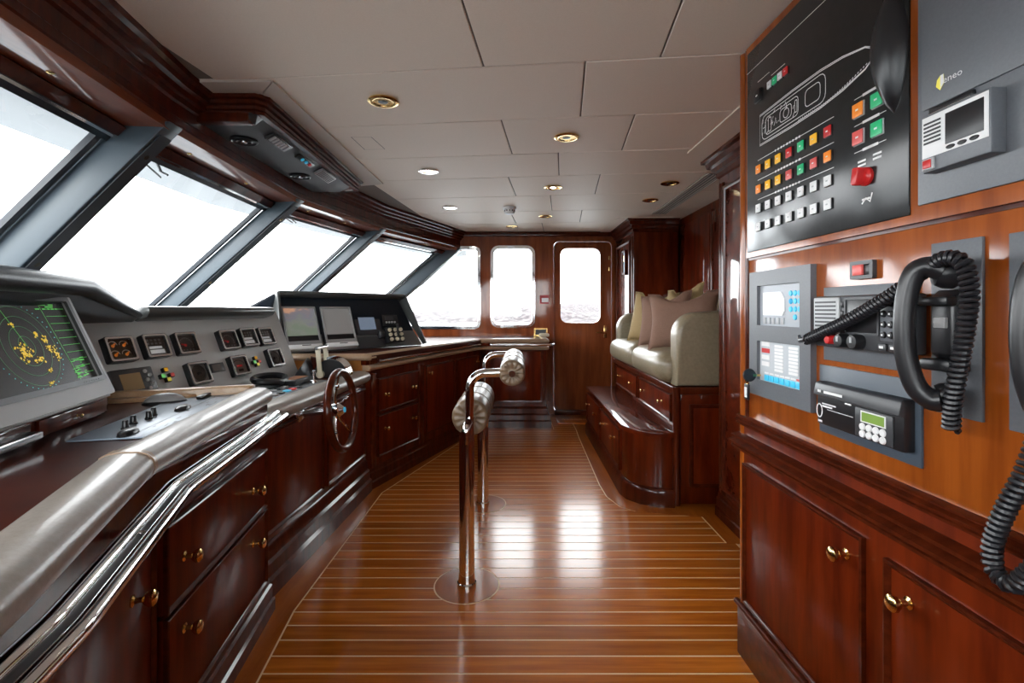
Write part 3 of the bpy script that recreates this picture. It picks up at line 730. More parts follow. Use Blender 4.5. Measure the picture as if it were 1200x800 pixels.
# black cup shaped cover and brown wedge beside the dash
cv = thing('binocular_rest', 'curved black leather rest by the lower dash corner', 'holder', T(-1.215, 2.44, .759))
bm = NB(); tube(bm, [V((.06*math.cos(a), .11*math.sin(a), .030+.025*math.sin(a*.5))) for a in [2*PI*k/24 for k in range(24)]], .016, 8, closed=True)
obj('rim', bm, 'rubber', cv); obj('base', lathe(NB(), [(.0, 0), (.055, 0), (.053, .01), (0, .012)], 20, Matrix.Diagonal((1, 1.9, 1, 1))), 'rubber', cv)
wg = thing('chart_wedge', 'brown and black leather wedge against the step below the monitors', 'wedge', T(-1.225, 2.93, .759))
obj('body', hull(NB(), [V(p) for p in ((-.05, -.10, 0), (.08, -.12, 0), (.05, .11, 0), (-.07, .11, 0), (-.02, .02, .09), (-.05, .10, .10))], .008), 'rubber', wg)
obj('flap', hull(NB(), [V(p) for p in ((.03, .0, .01), (.085, -.11, .005), (.06, .11, .005), (-.01, .05, .098), (-.03, .10, .105), (.02, .11, .09))], .004), 'desk', wg)
# steering wheel
sw = thing('steering_wheel', 'wooden rimmed steering wheel with chrome spokes', 'steering wheel', frame((-.775, 2.22, .694), (0, 1, 0), (-.10, 0, 1)))
bm = NB(); tube(bm, [V((.174*math.cos(2*PI*k/48), .174*math.sin(2*PI*k/48), 0)) for k in range(48)], .0165, 12, closed=True); obj('rim', bm, 'trim', sw)
for k in range(5):
    a = PI/2+2*PI*k/5
    s = obj('spoke', tube(NB(), [V((0, 0, -.03)), V((.06*math.cos(a), .06*math.sin(a), -.028)), V((.165*math.cos(a), .165*math.sin(a), 0))], [.009, .008, .006], 8), 'chrome', sw)
    obj('spoke_nut', lathe(NB(), [(0, -.008), (.010, -.006), (.010, .006), (0, .008)], 10, T(.11*math.cos(a), .11*math.sin(a), -.012)), 'chrome', s)
obj('hub', lathe(NB(), [(.030, -.045), (.034, -.03), (.034, -.012), (.026, -.004), (.014, .010), (0, .012)], 20), 'chrome', sw)
obj('hub_badge', lathe(NB(), [(.012, .008), (.012, .014), (0, .015)], 16), 'cyan', sw)
obj('shaft', lathe(NB(), [(.013, -.20), (.013, -.04), (0, -.04)], 16), 'steel', sw)
obj('collar', lathe(NB(), [(.036, -.206), (.036, -.196), (.022, -.18), (.013, -.175)], 20), 'steel', sw)
# ------------------------------------------------------------------ side cabinet and counter below the monitors
sc3 = thing('drawer_cabinet', 'angled mahogany cabinet with knobbed drawers under the monitor counter', 'cabinet', T(-.6, 3.8, 0))
C3 = T(.6, -3.8, 0)
F3 = [(-.912, 3.126), (-.317, 4.716)]
obj('carcass', prism(NB(), [(-.912, 3.126), (-.317, 4.716), (-.30, 4.78), (-1.40, 4.78), (-1.40, 3.126)], .08, .835), 'mah', sc3, C3)
obj('base_moulding', sweep(NB(), BASE, [(-1.0, 3.126)]+F3), 'trim', sc3, C3)
obj('step_panel', B(-1.44, -.905, 3.10, 3.127, .758, .835), 'step', sc3, C3)
FD = C3 @ frame((-.912, 3.126, 0), (.595, 1.59, 0), (0, 0, 1))
front(sc3, 'drawer', FD, .06, .56, .48, .70, knobs=((.14, .585), (.48, .585)), ks=.8, rimw=.010)
front(sc3, 'drawer', FD, .06, .56, .19, .46, knobs=((.14, .36), (.48, .36)), ks=.8, rimw=.010)
front(sc3, 'door', FD, .67, 1.14, .19, .72, knobs=((.72, .66),), ks=.7, rimw=.012)
front(sc3, 'door', FD, 1.18, 1.64, .19, .72, knobs=((1.60, .66),), ks=.7, rimw=.012)
obj('pilaster', B(0, .05, .13, .74, -.002, .014, .004), 'mah', sc3, FD); obj('pilaster', B(.585, .65, .13, .74, -.002, .010, .004), 'mah', sc3, FD)
fc = thing('end_cabinet', 'upright mahogany cabinet with one panelled door below the port window', 'cabinet', T(.05, 5, 0))
Fc = T(-.05, -5, 0)
obj('carcass', B(-.27, .335, 4.79, 5.365, .06, .835), 'mah', fc, Fc)
obj('base_moulding', sweep(NB(), [(.06, 0), (-.05, 0), (-.05, .06), (-.035, .075), (-.035, .12), (-.018, .135), (-.018, .18), (.0, .20), (.06, .20)], [(-.27, 4.79), (.335, 4.79), (.335, 5.36)]), 'trim', fc, Fc)
FE = Fc @ frame((-.27, 4.79, 0), (1, 0, 0), (0, 0, 1))
front(fc, 'door', FE, .06, .58, .23, .77, rimw=.03, knobs=((.10, .71),), ks=.7)
ct = thing('monitor_counter', 'dark counter with tan leather double edge running past the monitors', 'counter', T(-.6, 4.2, .86))
Ct = T(.6, -4.2, -.86)
obj('top', prism(NB(), [(-1.46, 3.06), (-.88, 3.06), (-.29, 4.68), (.35, 4.68), (.35, 5.365), (-1.46, 5.365)], .835, .862), 'desk', ct, Ct)
PU = [(.07, .833), (.07, .864), (.06, .872), (.035, .875), (.012, .870), (0, .856), (.0, .845), (.010, .833)]
U3 = [(-1.45, 3.035), (-.905, 3.035), (-.885, 3.045), (-.315, 4.645), (-.295, 4.66), (.335, 4.66), (.36, 4.68), (.36, 5.36)]
obj('edge_roll', sweep(NB(), PU, U3), 'edge', ct, Ct, ang=60)
PL = [(.06, .765), (.06, .800), (.025, .802), (.006, .796), (0, .784), (.006, .770), (.02, .765)]
obj('lower_roll', sweep(NB(), PL, [(-.89, 3.055), (-.315, 4.645), (-.295, 4.66), (.335, 4.66), (.36, 4.68), (.36, 5.36)]), 'edge', ct, Ct, ang=60)
obj('reveal', sweep(NB(), [(.03, .80), (.03, .835), (.07, .835), (.07, .80)], [(-.89, 3.055), (-.315, 4.645), (-.295, 4.66), (.335, 4.66), (.36, 4.68), (.36, 5.36)]), 'mah', ct, Ct)
for nm, lb, pts in (('grab_rail', 'slim chrome grab rail along the monitor counter edge', [(-.85, 3.18), (-.865, 3.13), (-.335, 4.60), (-.30, 4.62)]), ('grab_rail', 'slim chrome grab rail in front of the end cabinet', [(-.20, 4.655), (-.20, 4.62), (.38, 4.62), (.40, 4.66)])):
    g = thing(nm, lb, 'rail')
    p = [V((x, yq, .818)) for x, yq in pts]
    obj('bar', tube(NB(), fillet(p, .02, 3), .012, 10), 'chrome', g)
    for k in (.12, .5, .88):
        q = p[1].lerp(p[2], k); d = (p[2]-p[1]).normalized(); inn = V((-d.y, d.x, 0))
        obj('bracket', tube(NB(), [q, q+inn*.055], .007, 8), 'chrome', g)

# ------------------------------------------------------------------ monitor hood and its screens
MF = frame((-1.45, 3.07, .87), (.614, .79, 0), (-.12*.79, .12*.614, .34))
mh = thing('monitor_hood', 'grey hooded console holding the two flat monitors', 'console', MF)
obj('shell', hull(NB(), [V(p) for p in ((-.01, .012, -.02), (1.165, .012, -.02), (-.01, .375, -.02), (.985, .375, -.02), (.03, .39, .05), (.97, .39, .05), (.02, .37, -.38), (.88, .35, -.38), (.0, .19, -.45), (1.05, .19, -.45))], .008), 'hood', mh)
obj('face', prism(NB(), [(0, 0), (1.16, 0), (.985, .372), (0, .372)], -.02, 0), 'dash2', mh)
bm = NB(); hull(bm, [V((u, v, w)) for u in (-.005, 1.012) for v, w in ((.366, -.05), (.366, .085), (.378, .105), (.396, .10), (.402, -.05))], .007); obj('lip', bm, 'lip', mh)
obj('cheek', hull(NB(), [V(p) for p in ((-.014, 0, 0), (-.014, .39, 0), (-.014, .39, .10), (-.014, 0, .02), (.004, 0, 0), (.004, .39, 0), (.004, .39, .10), (.004, 0, .02))], .003), 'lip', mh)
obj('cheek', hull(NB(), [V(p) for p in ((1.165, 0, 0), (.995, .39, 0), (1.010, .39, .10), (1.175, 0, .03), (1.175, 0, 0), (1.018, .39, 0), (1.022, .39, .10), (1.19, 0, .03))], .003), 'lip', mh)
obj('shoulder', hull(NB(), [V(p) for p in ((0, .395, .09), (0, .30, .0), (-.24, .30, -.20), (-.24, .27, -.20), (.0, .27, -.38), (.05, .39, -.25), (-.04, .27, -.02))], .01), 'hood', mh)
def monitor(label, u, screen):
    Fm = MF @ T(u, -.012, .0)
    t = thing('flat_monitor', label, 'monitor', Fm)
    obj('back_case', hull(NB(), [V(p) for p in ((.0, .05, .004), (.236, .05, .004), (.236, .318, .004), (0, .318, .004), (0, .318, .036), (.236, .318, .036), (.236, .05, .040), (0, .05, .040))], .004), 'black', t)
    obj('bezel', plate(NB(), rr(.0, .236, .052, .318, .005, 2), [rr(.012, .224, .080, .306, .002, 1)], .034, .044), 'mgrey', t)
    s = obj('screen', B(.010, .226, .078, .308, .030, .039), screen, t)
    ch = NB(); hull(ch, [V(p) for p in ((-.002, .012, .01), (.238, .012, .01), (-.002, .060, .012), (.238, .060, .012), (-.002, .056, .05), (.238, .056, .05), (-.002, .022, .060), (.238, .022, .060))], .008, 3)
    obj('chin', ch, 'white', t)
    bm = NB(); box(bm, .09, .15, .045, .049, .055, .058); obj('button_strip', bm, 'black', t)
    return t, s
chart = bpy.data.materials.new('chart_screen'); chart.use_nodes = True
n_ = chart.node_tree.nodes; L_ = chart.node_tree.links; bs = n_['Principled BSDF']; bs.inputs['Roughness'].default_value = .25
tcn = n_.new('ShaderNodeTexCoord'); mp = n_.new('ShaderNodeMapping'); mp.inputs['Scale'].default_value = (9, 14, 5); mp.inputs['Location'].default_value = (3.1, 0, 0)
z1 = n_.new('ShaderNodeTexNoise'); z1.inputs['Scale'].default_value = 1.0; z1.inputs['Detail'].default_value = 5
sx_ = n_.new('ShaderNodeSeparateXYZ'); ad = n_.new('ShaderNodeMath'); ad.operation = 'MULTIPLY_ADD'; ad.inputs[1].default_value = 2.6; ad.inputs[2].default_value = -.42
ad2 = n_.new('ShaderNodeMath'); ad2.operation = 'ADD'
r1 = n_.new('ShaderNodeValToRGB'); r1.color_ramp.interpolation = 'EASE'
els = r1.color_ramp.elements
els[0].position = .35; els[0].color = (.12, .145, .11, 1); els[1].position = .95; els[1].color = (.40, .22, .14, 1)
e = els.new(.55); e.color = (.14, .15, .13, 1); e = els.new(.72); e.color = (.13, .13, .15, 1); e = els.new(.82); e.color = (.15, .13, .14, 1)
L_.new(tcn.outputs['Object'], mp.inputs['Vector']); L_.new(mp.outputs['Vector'], z1.inputs['Vector']); L_.new(tcn.outputs['Object'], sx_.inputs['Vector'])
L_.new(sx_.outputs['Y'], ad.inputs[0]); L_.new(ad.outputs['Value'], ad2.inputs[0]); L_.new(z1.outputs['Fac'], ad2.inputs[1]); L_.new(ad2.outputs['Value'], r1.inputs['Fac'])
L_.new(r1.outputs['Color'], bs.inputs['Base Color']); L_.new(r1.outputs['Color'], bs.inputs['Emission Color']); bs.inputs['Emission Strength'].default_value = .25
monitor('flat monitor with a coloured sea chart on its screen', .020, chart)
monitor('flat monitor with a blank grey screen beside the chart monitor', .292, mat('blank_screen', (.17, .165, .16), .22, emit=.15))
m3 = obj('echo_sounder', B(.560, .785, .10, .325, 0, .018, .004), 'dgrey', mh)
obj('sounder_screen', B(.592, .732, .135, .285, .0175, .0205), mat('sounder_blue', (.13, .17, .23), .25, emit=.2), m3)
obj('sounder_header', B(.592, .732, .258, .285, .0205, .0212), mat('sounder_header', (.45, .27, .15), .3, emit=.1), m3)
obj('lower_cover', B(.565, .80, .0, .085, 0, .006, .002), 'dgrey', mh)
rdx = obj('radio', B(.805, .95, .165, .247, 0, .028, .005), 'black', mh)
obj('radio_window', B(.825, .905, .205, .235, .0275, .030), 'dgrey', rdx)
bm = NB()
for k in range(4): lathe(bm, [(0, 0), (.008, 0), (.007, .008), (0, .009)], 10, T(.83+.026*k, .185, .028))
obj('radio_knobs', bm, 'lgrey', rdx)
obj('lamp', lathe(NB(), [(0, 0), (.016, 0), (.016, .012), (.010, .022), (0, .024)], 12, T(.86, .30, 0)), 'steel', mh)
cb = obj('control_block', B(.80, .955, .02, .14, 0, .05, .008), 'black', mh)
for k in range(9):
    obj('control_key', lathe(NB(), [(0, 0), (.015, 0), (.013, .014), (0, .016)], 10, T(.825+.052*(k % 3), .042+.037*(k//3), .05)), 'cream', cb)
obj('lever', tube(NB(), [V((.885, .03, .05)), V((.88, .15, .09))], .008, 8), 'black', cb)
obj('hand_mic', hull(NB(), [V(p) for p in ((.74, .06, .0), (.80, .06, .0), (.80, .13, .0), (.74, .13, .0), (.75, .07, .04), (.79, .07, .04), (.79, .12, .04), (.75, .12, .04))], .01), 'black', mh)

# ------------------------------------------------------------------ leaning seat
ls = thing('leaning_seat', 'chrome post leaning seat with taupe padded rolls', 'seat', T(-.18, 2.46, 0))
A = T(.18, -2.46, 0)
posts = ((-.189, 2.036), (-.172, 2.888))
for k, (x, yq) in enumerate(posts):
    p = obj('post', lathe(NB(), [(.040, .0015), (.040, .014), (.0345, .018), (.0325, .05), (.0325, .60), (.030, .625), (.022, .645), (0, .65)], 24, T(x, yq, 0)), 'chrome', ls, A)
    obj('arm', tube(NB(), fillet([V((x+.012, yq-.002, .55)), V((x+.012, yq-.002, .885)), V((x+.20, yq+.03, .885))], .075, 8), .0185, 14), 'chrome', ls, A)
    obj('saddle', tube(NB(), fillet([V((x, yq-.03, .60)), V((x, yq-.034, .665)), V((x+.02, yq+.03, .69))], .03, 5), .02, 12), 'chrome', ls, A)
def roll(name, c0, c1, r, rings):
    """leather bolster with gathered ends"""
    c0, c1 = V(c0), V(c1); L = (c1-c0).length
    ax = (c1-c0).normalized(); Fx = frame(c0, V((1, 0, 0)) if abs(ax.x) < .9 else V((0, 1, 0)), ax.cross(V((1, 0, 0))))
    z = ax; x = V((0, 0, 1)).cross(z).normalized(); yv = z.cross(x)
    Fx = Matrix(((x.x, yv.x, z.x, c0.x), (x.y, yv.y, z.y, c0.y), (x.z, yv.z, z.z, c0.z), (0, 0, 0, 1)))
    bm = NB(); n = 48; prof = [(.018, .008), (r*.45, .004), (r*.80, -.002), (r*.94, .003), (r, .018), (r*1.01, L*.25), (r*1.005, L*.5), (r*1.01, L*.75), (r, L-.018), (r*.94, L-.003), (r*.8, L+.002), (r*.45, L-.004), (.018, L-.008)]
    RG = []
    for j, (q, zz_) in enumerate(prof):
        g = []
        for k in range(n):
            a = 2*PI*k/n; puck = .004*math.sin(a*12) if j in (1, 2, 10, 11) else 0
            g.append(bm.verts.new(Fx @ V((q*math.cos(a), q*math.sin(a), zz_+puck))))
        RG.append(g)
    for P_, Q_ in zip(RG, RG[1:]):
        for k in range(n): bm.faces.new((P_[k], P_[(k+1) % n], Q_[(k+1) % n], Q_[k]))
    bm.faces.new(RG[0]); bm.faces.new(RG[-1])
    o = obj(name, bm, 'roll', ls, A, ang=80)
    for t in rings:
        b2 = NB(); q = c0.lerp(c1, t); tube(b2, [q+x*(r*1.012)*math.cos(2*PI*k/32)+yv*(r*1.012)*math.sin(2*PI*k/32) for k in range(32)], .0022, 6, closed=True); obj('seam', b2, 'roll', o)
    return o
roll('thigh_roll', (-.180, 2.075, .690), (-.172, 2.60, .690), .079, (.33, .67))
roll('back_roll', (.0, 2.03, .885), (.01, 2.66, .885), .055, (.35, .68))
obj('roll_bar', tube(NB(), [V((-.180, 2.0, .690)), V((-.170, 2.90, .690))], .014, 10), 'chrome', ls, A)
obj('roll_bar', tube(NB(), [V((.0, 2.012, .885)), V((.018, 2.92, .885))], .014, 10), 'chrome', ls, A)

# ------------------------------------------------------------------ sofa, its plinth and step
st = thing('step_cabinet', 'low mahogany step cabinet with drawers in front of the sofa', 'cabinet', T(1, 3.7, 0))
Sm = T(-1, -3.7, 0)
FO = [(.975, 2.85), (.95, 2.85), (.85, 2.865), (.775, 2.905), (.72, 2.97), (.70, 3.05), (.715, 4.56), (.975, 4.56)]
obj('carcass', prism(NB(), FO[::-1], .06, .405), 'mah', st, Sm)
obj('top', sweep(NB(), [(.30, .405), (-.012, .405), (-.02, .415), (-.02, .425), (-.010, .435), (.30, .435)], FO[4:7][::-1]), 'mahl', st, Sm) if False else None
bm = NB(); prism(bm, [(.982, 2.83), (.95, 2.83), (.845, 2.845), (.765, 2.89), (.705, 2.96), (.682, 3.05), (.697, 4.57), (.982, 4.57)][::-1], .405, .435)
bmesh.ops.bevel(bm, geom=[e for e in bm.edges if all(v.co.z > .43 for v in e.verts)], offset=.008, segments=2, affect='EDGES', profile=.5)
obj('top', bm, 'mahl', st, Sm)
obj('base_moulding', sweep(NB(), [(.05, 0), (-.028, 0), (-.028, .08), (-.016, .10), (0, .105), (.05, .105)], FO[1:7][::-1]), 'trim', st, Sm)
FQ = Sm @ frame((.715, 4.56, 0), (-.015, -1.51, 0), (0, 0, 1))
front(st, 'drawer', FQ, .04, .72, .13, .385, knobs=((.18, .30), (.58, .30)), ks=.8)
front(st, 'drawer', FQ, .77, 1.46, .13, .385, knobs=((.92, .30), (1.31, .30)), ks=.8)
sp2 = thing('sofa_plinth', 'raised mahogany drawer plinth carrying the beige sofa', 'cabinet', T(1.3, 3.7, 0))
Sp = T(-1.3, -3.7, 0)
obj('carcass', B(.985, 1.57, 2.88, 4.555, .0, .655, .004), 'mah', sp2, Sp)
obj('end_panel', B(.986, 1.57, 2.842, 2.878, .02, .70, .004), 'mah', sp2, Sp)
obj('end_pilaster', tube(NB(), [V((.962, 2.845, .01)), V((.962, 2.845, .70))], .022, 12), 'trim', sp2, Sp)
front(sp2, 'end_door', Sp @ frame((.985, 2.842, 0), (1, 0, 0), (0, 0, 1)), .05, .40, .12, .60, rimw=.02)
bm = B(.945, 1.57, 2.83, 4.56, .655, .700, .010); obj('top_rail', bm, 'trim', sp2, Sp)
FR = Sp @ frame((.985, 4.57, 0), (0, -1, 0), (0, 0, 1))
front(sp2, 'drawer', FR, .06, .80, .47, .635, knobs=((.22, .56), (.64, .56)), ks=.7, rimw=.012)
front(sp2, 'drawer', FR, .86, 1.60, .47, .635, knobs=((1.0, .56), (1.42, .56)), ks=.7, rimw=.012)
sf = thing('sofa', 'beige leather sofa with rolled arms in the panelled alcove', 'sofa', T(1.25, 3.7, .70))
So = T(-1.25, -3.7, -.70)
def sbox(x0, x1, y0, y1, z0, z1, r, puff=.0, n=9):
    """soft box: rounded, slightly puffed"""
    bm = NB(); bmesh.ops.create_cube(bm, size=2); bmesh.ops.subdivide_edges(bm, edges=bm.edges[:], cuts=n, use_grid_fill=True)
    hx, hy, hz = (x1-x0)/2, (y1-y0)/2, (z1-z0)/2
    for v in bm.verts:
        p = V((v.co.x*hx, v.co.y*hy, v.co.z*hz)); c = V((max(-hx+r, min(hx-r, p.x)), max(-hy+r, min(hy-r, p.y)), max(-hz+r, min(hz-r, p.z))))
        d = p-c
        if d.length > 1e-6: p = c+d.normalized()*r*min(1, d.length/r) if d.length < r else c+d.normalized()*r
        a, b, c_ = p.x/hx, p.y/hy, p.z/hz
        p.z += puff*(1-a*a)*(1-b*b)*(1 if c_ > 0 else -.2); p.x += puff*.5*(1-b*b)*(1-c_*c_)*(1 if a > 0 else -1)
        v.co = p+V(((x0+x1)/2, (y0+y1)/2, (z0+z1)/2))
    return bm
obj('seat_cushion', sbox(.905, 1.46, 3.70, 4.55, .70, .885, .075, .028), 'sofa', sf, So, ang=80)
obj('seat_cushion', sbox(.895, 1.46, 2.93, 3.695, .70, .885, .075, .028), 'sofa', sf, So, ang=80)
obj('backrest', sbox(1.41, 1.56, 2.86, 4.56, .72, 1.27, .06, .01), 'sofa', sf, So, ang=80)
def arm(y0, y1, x0, z1):
    bm = NB(); P = [(x0, .702)]
    for k in range(9): a = PI-PI/2*k/8; P.append((x0+.13+.13*math.cos(a), z1-.14+.14*math.sin(a)))
    P += [(1.50, z1+.03), (1.50, .702)]
    prism(bm, P, -y1, -y0)
    bmesh.ops.transform(bm, matrix=Matrix(((1, 0, 0, 0), (0, 0, -1, 0), (0, 1, 0, 0), (0, 0, 0, 1))), verts=bm.verts[:])
    es = [e for e in bm.edges if abs(e.verts[0].co.y-e.verts[1].co.y) < 1e-5]
    bmesh.ops.bevel(bm, geom=es, offset=.03, segments=4, affect='EDGES', profile=.5)
    return bm
obj('armrest', arm(2.84, 2.985, .965, 1.135), 'sofa', sf, So, ang=60)
obj('armrest', arm(4.42, 4.56, .97, 1.12), 'sofa', sf, So, ang=60)
def pillow(label, m, c, w, h, yaw, tilt, roll_, th=.075):
    bm = NB(); n = 16; g = {}
    for s in (1, -1):
        for i in range(n+1):
            for j in range(n+1):
                a, b = 2*i/n-1, 2*j/n-1
                e = max(0, (1-abs(a)**2.4)*(1-abs(b)**2.4))**.55
                pin = 1-.10*(1-abs(a)**1.5)*abs(b)**3; pin2 = 1-.10*(1-abs(b)**1.5)*abs(a)**3
                key = (i, j, s if 0 < i < n and 0 < j < n else 0)
                dent = .16*h*max(0, b)**2*max(0, 1-(a*1.5)**2)
                if key not in g: g[key] = bm.verts.new((a*w/2*pin2*(1+.05*max(0, b)), b*h/2*pin-dent, s*th*e))
        for i in range(n):
            for j in range(n):
                K = lambda i, j: g[(i, j, s if 0 < i < n and 0 < j < n else 0)]
                f = (K(i, j), K(i+1, j), K(i+1, j+1), K(i, j+1)); bm.faces.new(f if s > 0 else f[::-1])
    t = thing('throw_pillow', label, 'pillow', T(*c) @ RZ(yaw) @ RX(PI/2-tilt) @ RZ(roll_))
    obj('cover', bm, m, t, ang=100)
    bm = NB(); tube(bm, [V((a*w/2*(1-.10*(1-abs(b)**1.5)*abs(a)**3)*(1+.05*max(0, b)), b*h/2*(1-.10*(1-abs(a)**1.5)*abs(b)**3)-.16*h*max(0, b)**2*max(0, 1-(a*1.5)**2), 0)) for a, b in [(-1+2*k/12, -1) for k in range(12)]+[(1, -1+2*k/12) for k in range(12)]+[(1-2*k/12, 1) for k in range(12)]+[(-1, 1-2*k/12) for k in range(12)]], .004, 6, closed=True)
    obj('piping', bm, m, t)
    return t
D = math.radians
pillow('large rose linen pillow leaning by the near sofa arm', 'pink', (1.14, 3.25, 1.085), .45, .40, D(-32), D(20), D(4))
pillow('rose linen pillow between the large rose and gold pillows', 'pink', (1.13, 3.62, 1.085), .40, .40, D(-48), D(18), D(6))
pillow('gold linen pillow farthest along the sofa', 'gold', (1.13, 3.93, 1.09), .40, .42, D(-52), D(14), D(-3))
pillow('gold linen pillow tucked behind the large rose pillow', 'gold', (1.29, 3.66, 1.125), .36, .42, D(-68), D(12), D(8))

# ------------------------------------------------------------------ tall closets either side of the sofa
CR = [(.02, 1.885), (0, 1.885), (-.010, 1.893), (-.012, 1.915), (-.028, 1.922), (-.032, 1.945), (-.05, 1.953), (-.056, 1.98), (-.074, 1.986), (-.074, 2.003), (.02, 2.003)]
def closet(label, y0, y1, x0, split):
    t = thing('tall_closet', label, 'closet', T(1.4, (y0+y1)/2, 0)); C = T(-1.4, -(y0+y1)/2, 0)
    obj('carcass', B(x0, 1.57, y0, y1, .0, 1.995, .004), 'mah', t, C)
    obj('crown', sweep(NB(), CR, ([(1.56, y1), (x0, y1), (x0, y0), (1.56, y0)] if y1 < 4 else [(x0, y1), (x0, y0), (1.56, y0)])), 'trim', t, C)
    obj('base_moulding', sweep(NB(), BASE, [(x0, y1), (x0, y0), (1.2, y0)]), 'trim', t, C)
    Fq = C @ frame((x0, y1, 0), (0, -1, 0), (0, 0, 1))
    front(t, 'door', Fq, .10, (y1-y0)-.10, .17, 1.82, m='mah', rimw=.022)
    for u in (.035, .065, y1-y0-.035, y1-y0-.065):
        obj('bead', tube(NB(), [V((u, .16, .002)), V((u, 1.85, .002))], .011, 10), 'trim', t, Fq)
    return t, C
closet('tall mahogany closet by the port door with a small framed dial', 4.59, 5.365, 1.15, 0)
c2, C2 = closet('tall fluted mahogany closet between sofa and equipment locker', 1.68, 2.74, 1.165, 0)
fd = thing('framed_dial', 'small framed brass dial on the closet by the port door', 'instrument', frame((1.128, 4.84, 1.62), (0, -1, 0), (0, 0, 1)))
obj('frame', plate(NB(), rr(-.06, .06, -.12, .12, .006, 2), [rr(-.042, .042, -.10, .10, .004, 1)], 0, .022), 'trim', fd)
obj('backing', B(-.045, .045, -.103, .103, 0, .010), 'lgrey', fd); obj('dial', lathe(NB(), [(.030, 0), (.034, .006), (.028, .008), (0, .007)], 20, T(0, .04, .01)), 'gold_m', fd)

# ------------------------------------------------------------------ overhead console
oc = thing('overhead_console', 'dark overhead radio console hung from the ceiling above the panes', 'console', T(-1.15, 2.6, 1.9))
Om = T(1.15, -2.6, -1.9)
def xz(bm, poly, y0, y1):
    prism(bm, poly, -y1, -y0); bmesh.ops.transform(bm, matrix=Matrix(((1, 0, 0, 0), (0, 0, -1, 0), (0, 1, 0, 0), (0, 0, 0, 1))), verts=bm.verts[:]); return bm
obj('body', xz(NB(), [(-1.27, 1.90), (-1.10, 1.90), (-1.03, 1.935), (-1.03, 2.0), (-1.27, 2.0)], 1.97, 3.10), 'ocg', oc, Om)
obj('crown', sweep(NB(), [(.02, 1.932), (-.006, 1.932), (-.008, 1.944), (.002, 1.947), (-.010, 1.950), (-.012, 1.962), (-.002, 1.965), (-.020, 1.970), (-.022, 1.982), (-.012, 1.985), (-.032, 1.99), (-.034, 2.004), (.02, 2.004)], [(-1.25, 1.945), (-1.025, 1.945), (-1.005, 1.965), (-1.025, 3.22), (-1.27, 3.28)]), 'trim', oc, Om)
obj('front_rail', B(-1.27, -1.045, 1.925, 1.972, 1.895, 1.933, .004), 'trim', oc, Om)
obj('end_block', hull(NB(), [V(p) for p in ((-1.045, 1.93, 1.935), (-1.045, 1.98, 1.90), (-1.10, 1.98, 1.90), (-1.02, 1.95, 1.935), (-1.02, 2.0, 1.935), (-1.05, 1.93, 1.90))], .002), 'black', oc, Om)
obj('rear_rail', hull(NB(), [V(p) for p in ((-1.27, 3.09, 1.90), (-1.10, 3.09, 1.90), (-1.03, 3.09, 1.94), (-1.03, 3.22, 1.94), (-1.27, 3.22, 1.93))], .004), 'trim', oc, Om)
FF = Om @ frame((-1.10, 1.97, 1.90), (0, 1, 0), (.07, 0, .035))
sq = obj('switch_block', B(.16, .34, .014, .064, -.002, .010, .002), 'dgrey', oc, FF)
for k in range(6): obj('switch', B(.175+.026*k, .192+.026*k, .022, .056, .0095, .014, .001), 'lgrey', sq)
lp = obj('lamp_block', B(.44, .62, .024, .056, -.002, .008, .002), 'black', oc, FF)
for k, m in enumerate(('cyan', 'cyan', 'red')): obj('lamp', lathe(NB(), [(.010, 0), (.009, .006), (0, .007)], 10, T(.49+.045*k, .040, .008)), m, lp)
gr = obj('speaker_grille', B(.70, .90, .010, .066, -.002, .012, .003), 'mgrey', oc, FF)
bm = NB()
for k in range(9): box(bm, .715+.02*k, .722+.02*k, .016, .060, .0115, .0135)
obj('grille_slots', bm, 'dgrey', gr)
for yq in (2.15, 2.72):
    v = obj('air_vent', lathe(NB(), [(.055, 0), (.058, -.006), (.050, -.010), (.046, -.004), (.036, -.004), (.030, -.010), (.024, -.004), (0, -.006)], 28, T(-1.185, yq, 1.90)), 'black', oc, Om)
    obj('vent_core', lathe(NB(), [(.016, -.003), (.014, -.012), (0, -.013)], 14, T(-1.185, yq, 1.90)), 'steel', v)

# ------------------------------------------------------------------ ceiling fittings
spots = [(-.53, 2.0, 0), (.271, 2.415, 0), (-.517, 3.007, 1), (.287, 3.404, 2), (-.523, 4.085, 1), (1.068, 3.29, 0), (1.08, 3.80, 0), (.305, 4.456, 0), (0, 5.0, 0)]
wh = ('second row of the ceiling beside the hatch', 'middle column nearest the equipment locker', 'left column between hatch and smoke detector', 'middle column, half lit', 'left column by the smoke detector', 'sofa side, nearer the fluted closet', 'sofa side, by the slotted vent', 'middle column beyond the smoke detector', 'last one before the port wall')
for (x, yq, on), w_ in zip(spots, wh):
    t = thing('downlight', ('lit ' if on == 1 else '')+'round brass ceiling downlight, '+w_, 'downlight', T(x, yq, CZ))
    obj('ring', lathe(NB(), [(.060, -.001), (.062, -.006), (.050, -.010), (.040, -.008), (.038, .0), (.040, .002)], 32), 'gold_m' if on != 1 else 'chrome', t)
    obj('reflector', lathe(NB(), [(.042, -.006), (.028, -.0005), (.020, -.0005)], 28), 'gold_m', t)
    obj('lens', lathe(NB(), [(.024, -.001), (.020, -.006), (0, -.008)], 20), 'bulb' if on else 'dgrey', t)
sd = thing('smoke_detector', 'white round smoke detector on the ceiling', 'smoke detector', T(-.02, 4.08, CZ))
obj('base', lathe(NB(), [(.055, 0), (.055, -.018), (.050, -.022), (0, -.022)], 28), 'white', sd)
obj('head', lathe(NB(), [(.045, -.02), (.045, -.04), (.036, -.056), (.020, -.060), (0, -.060)], 28), 'white', sd)
bm = NB()
for k in range(12): a = 2*PI*k/12; box(bm, -.005, .005, .040, .0465, -.038, -.026, 0, RZ(a))
obj('slots', bm, 'dgrey', sd)
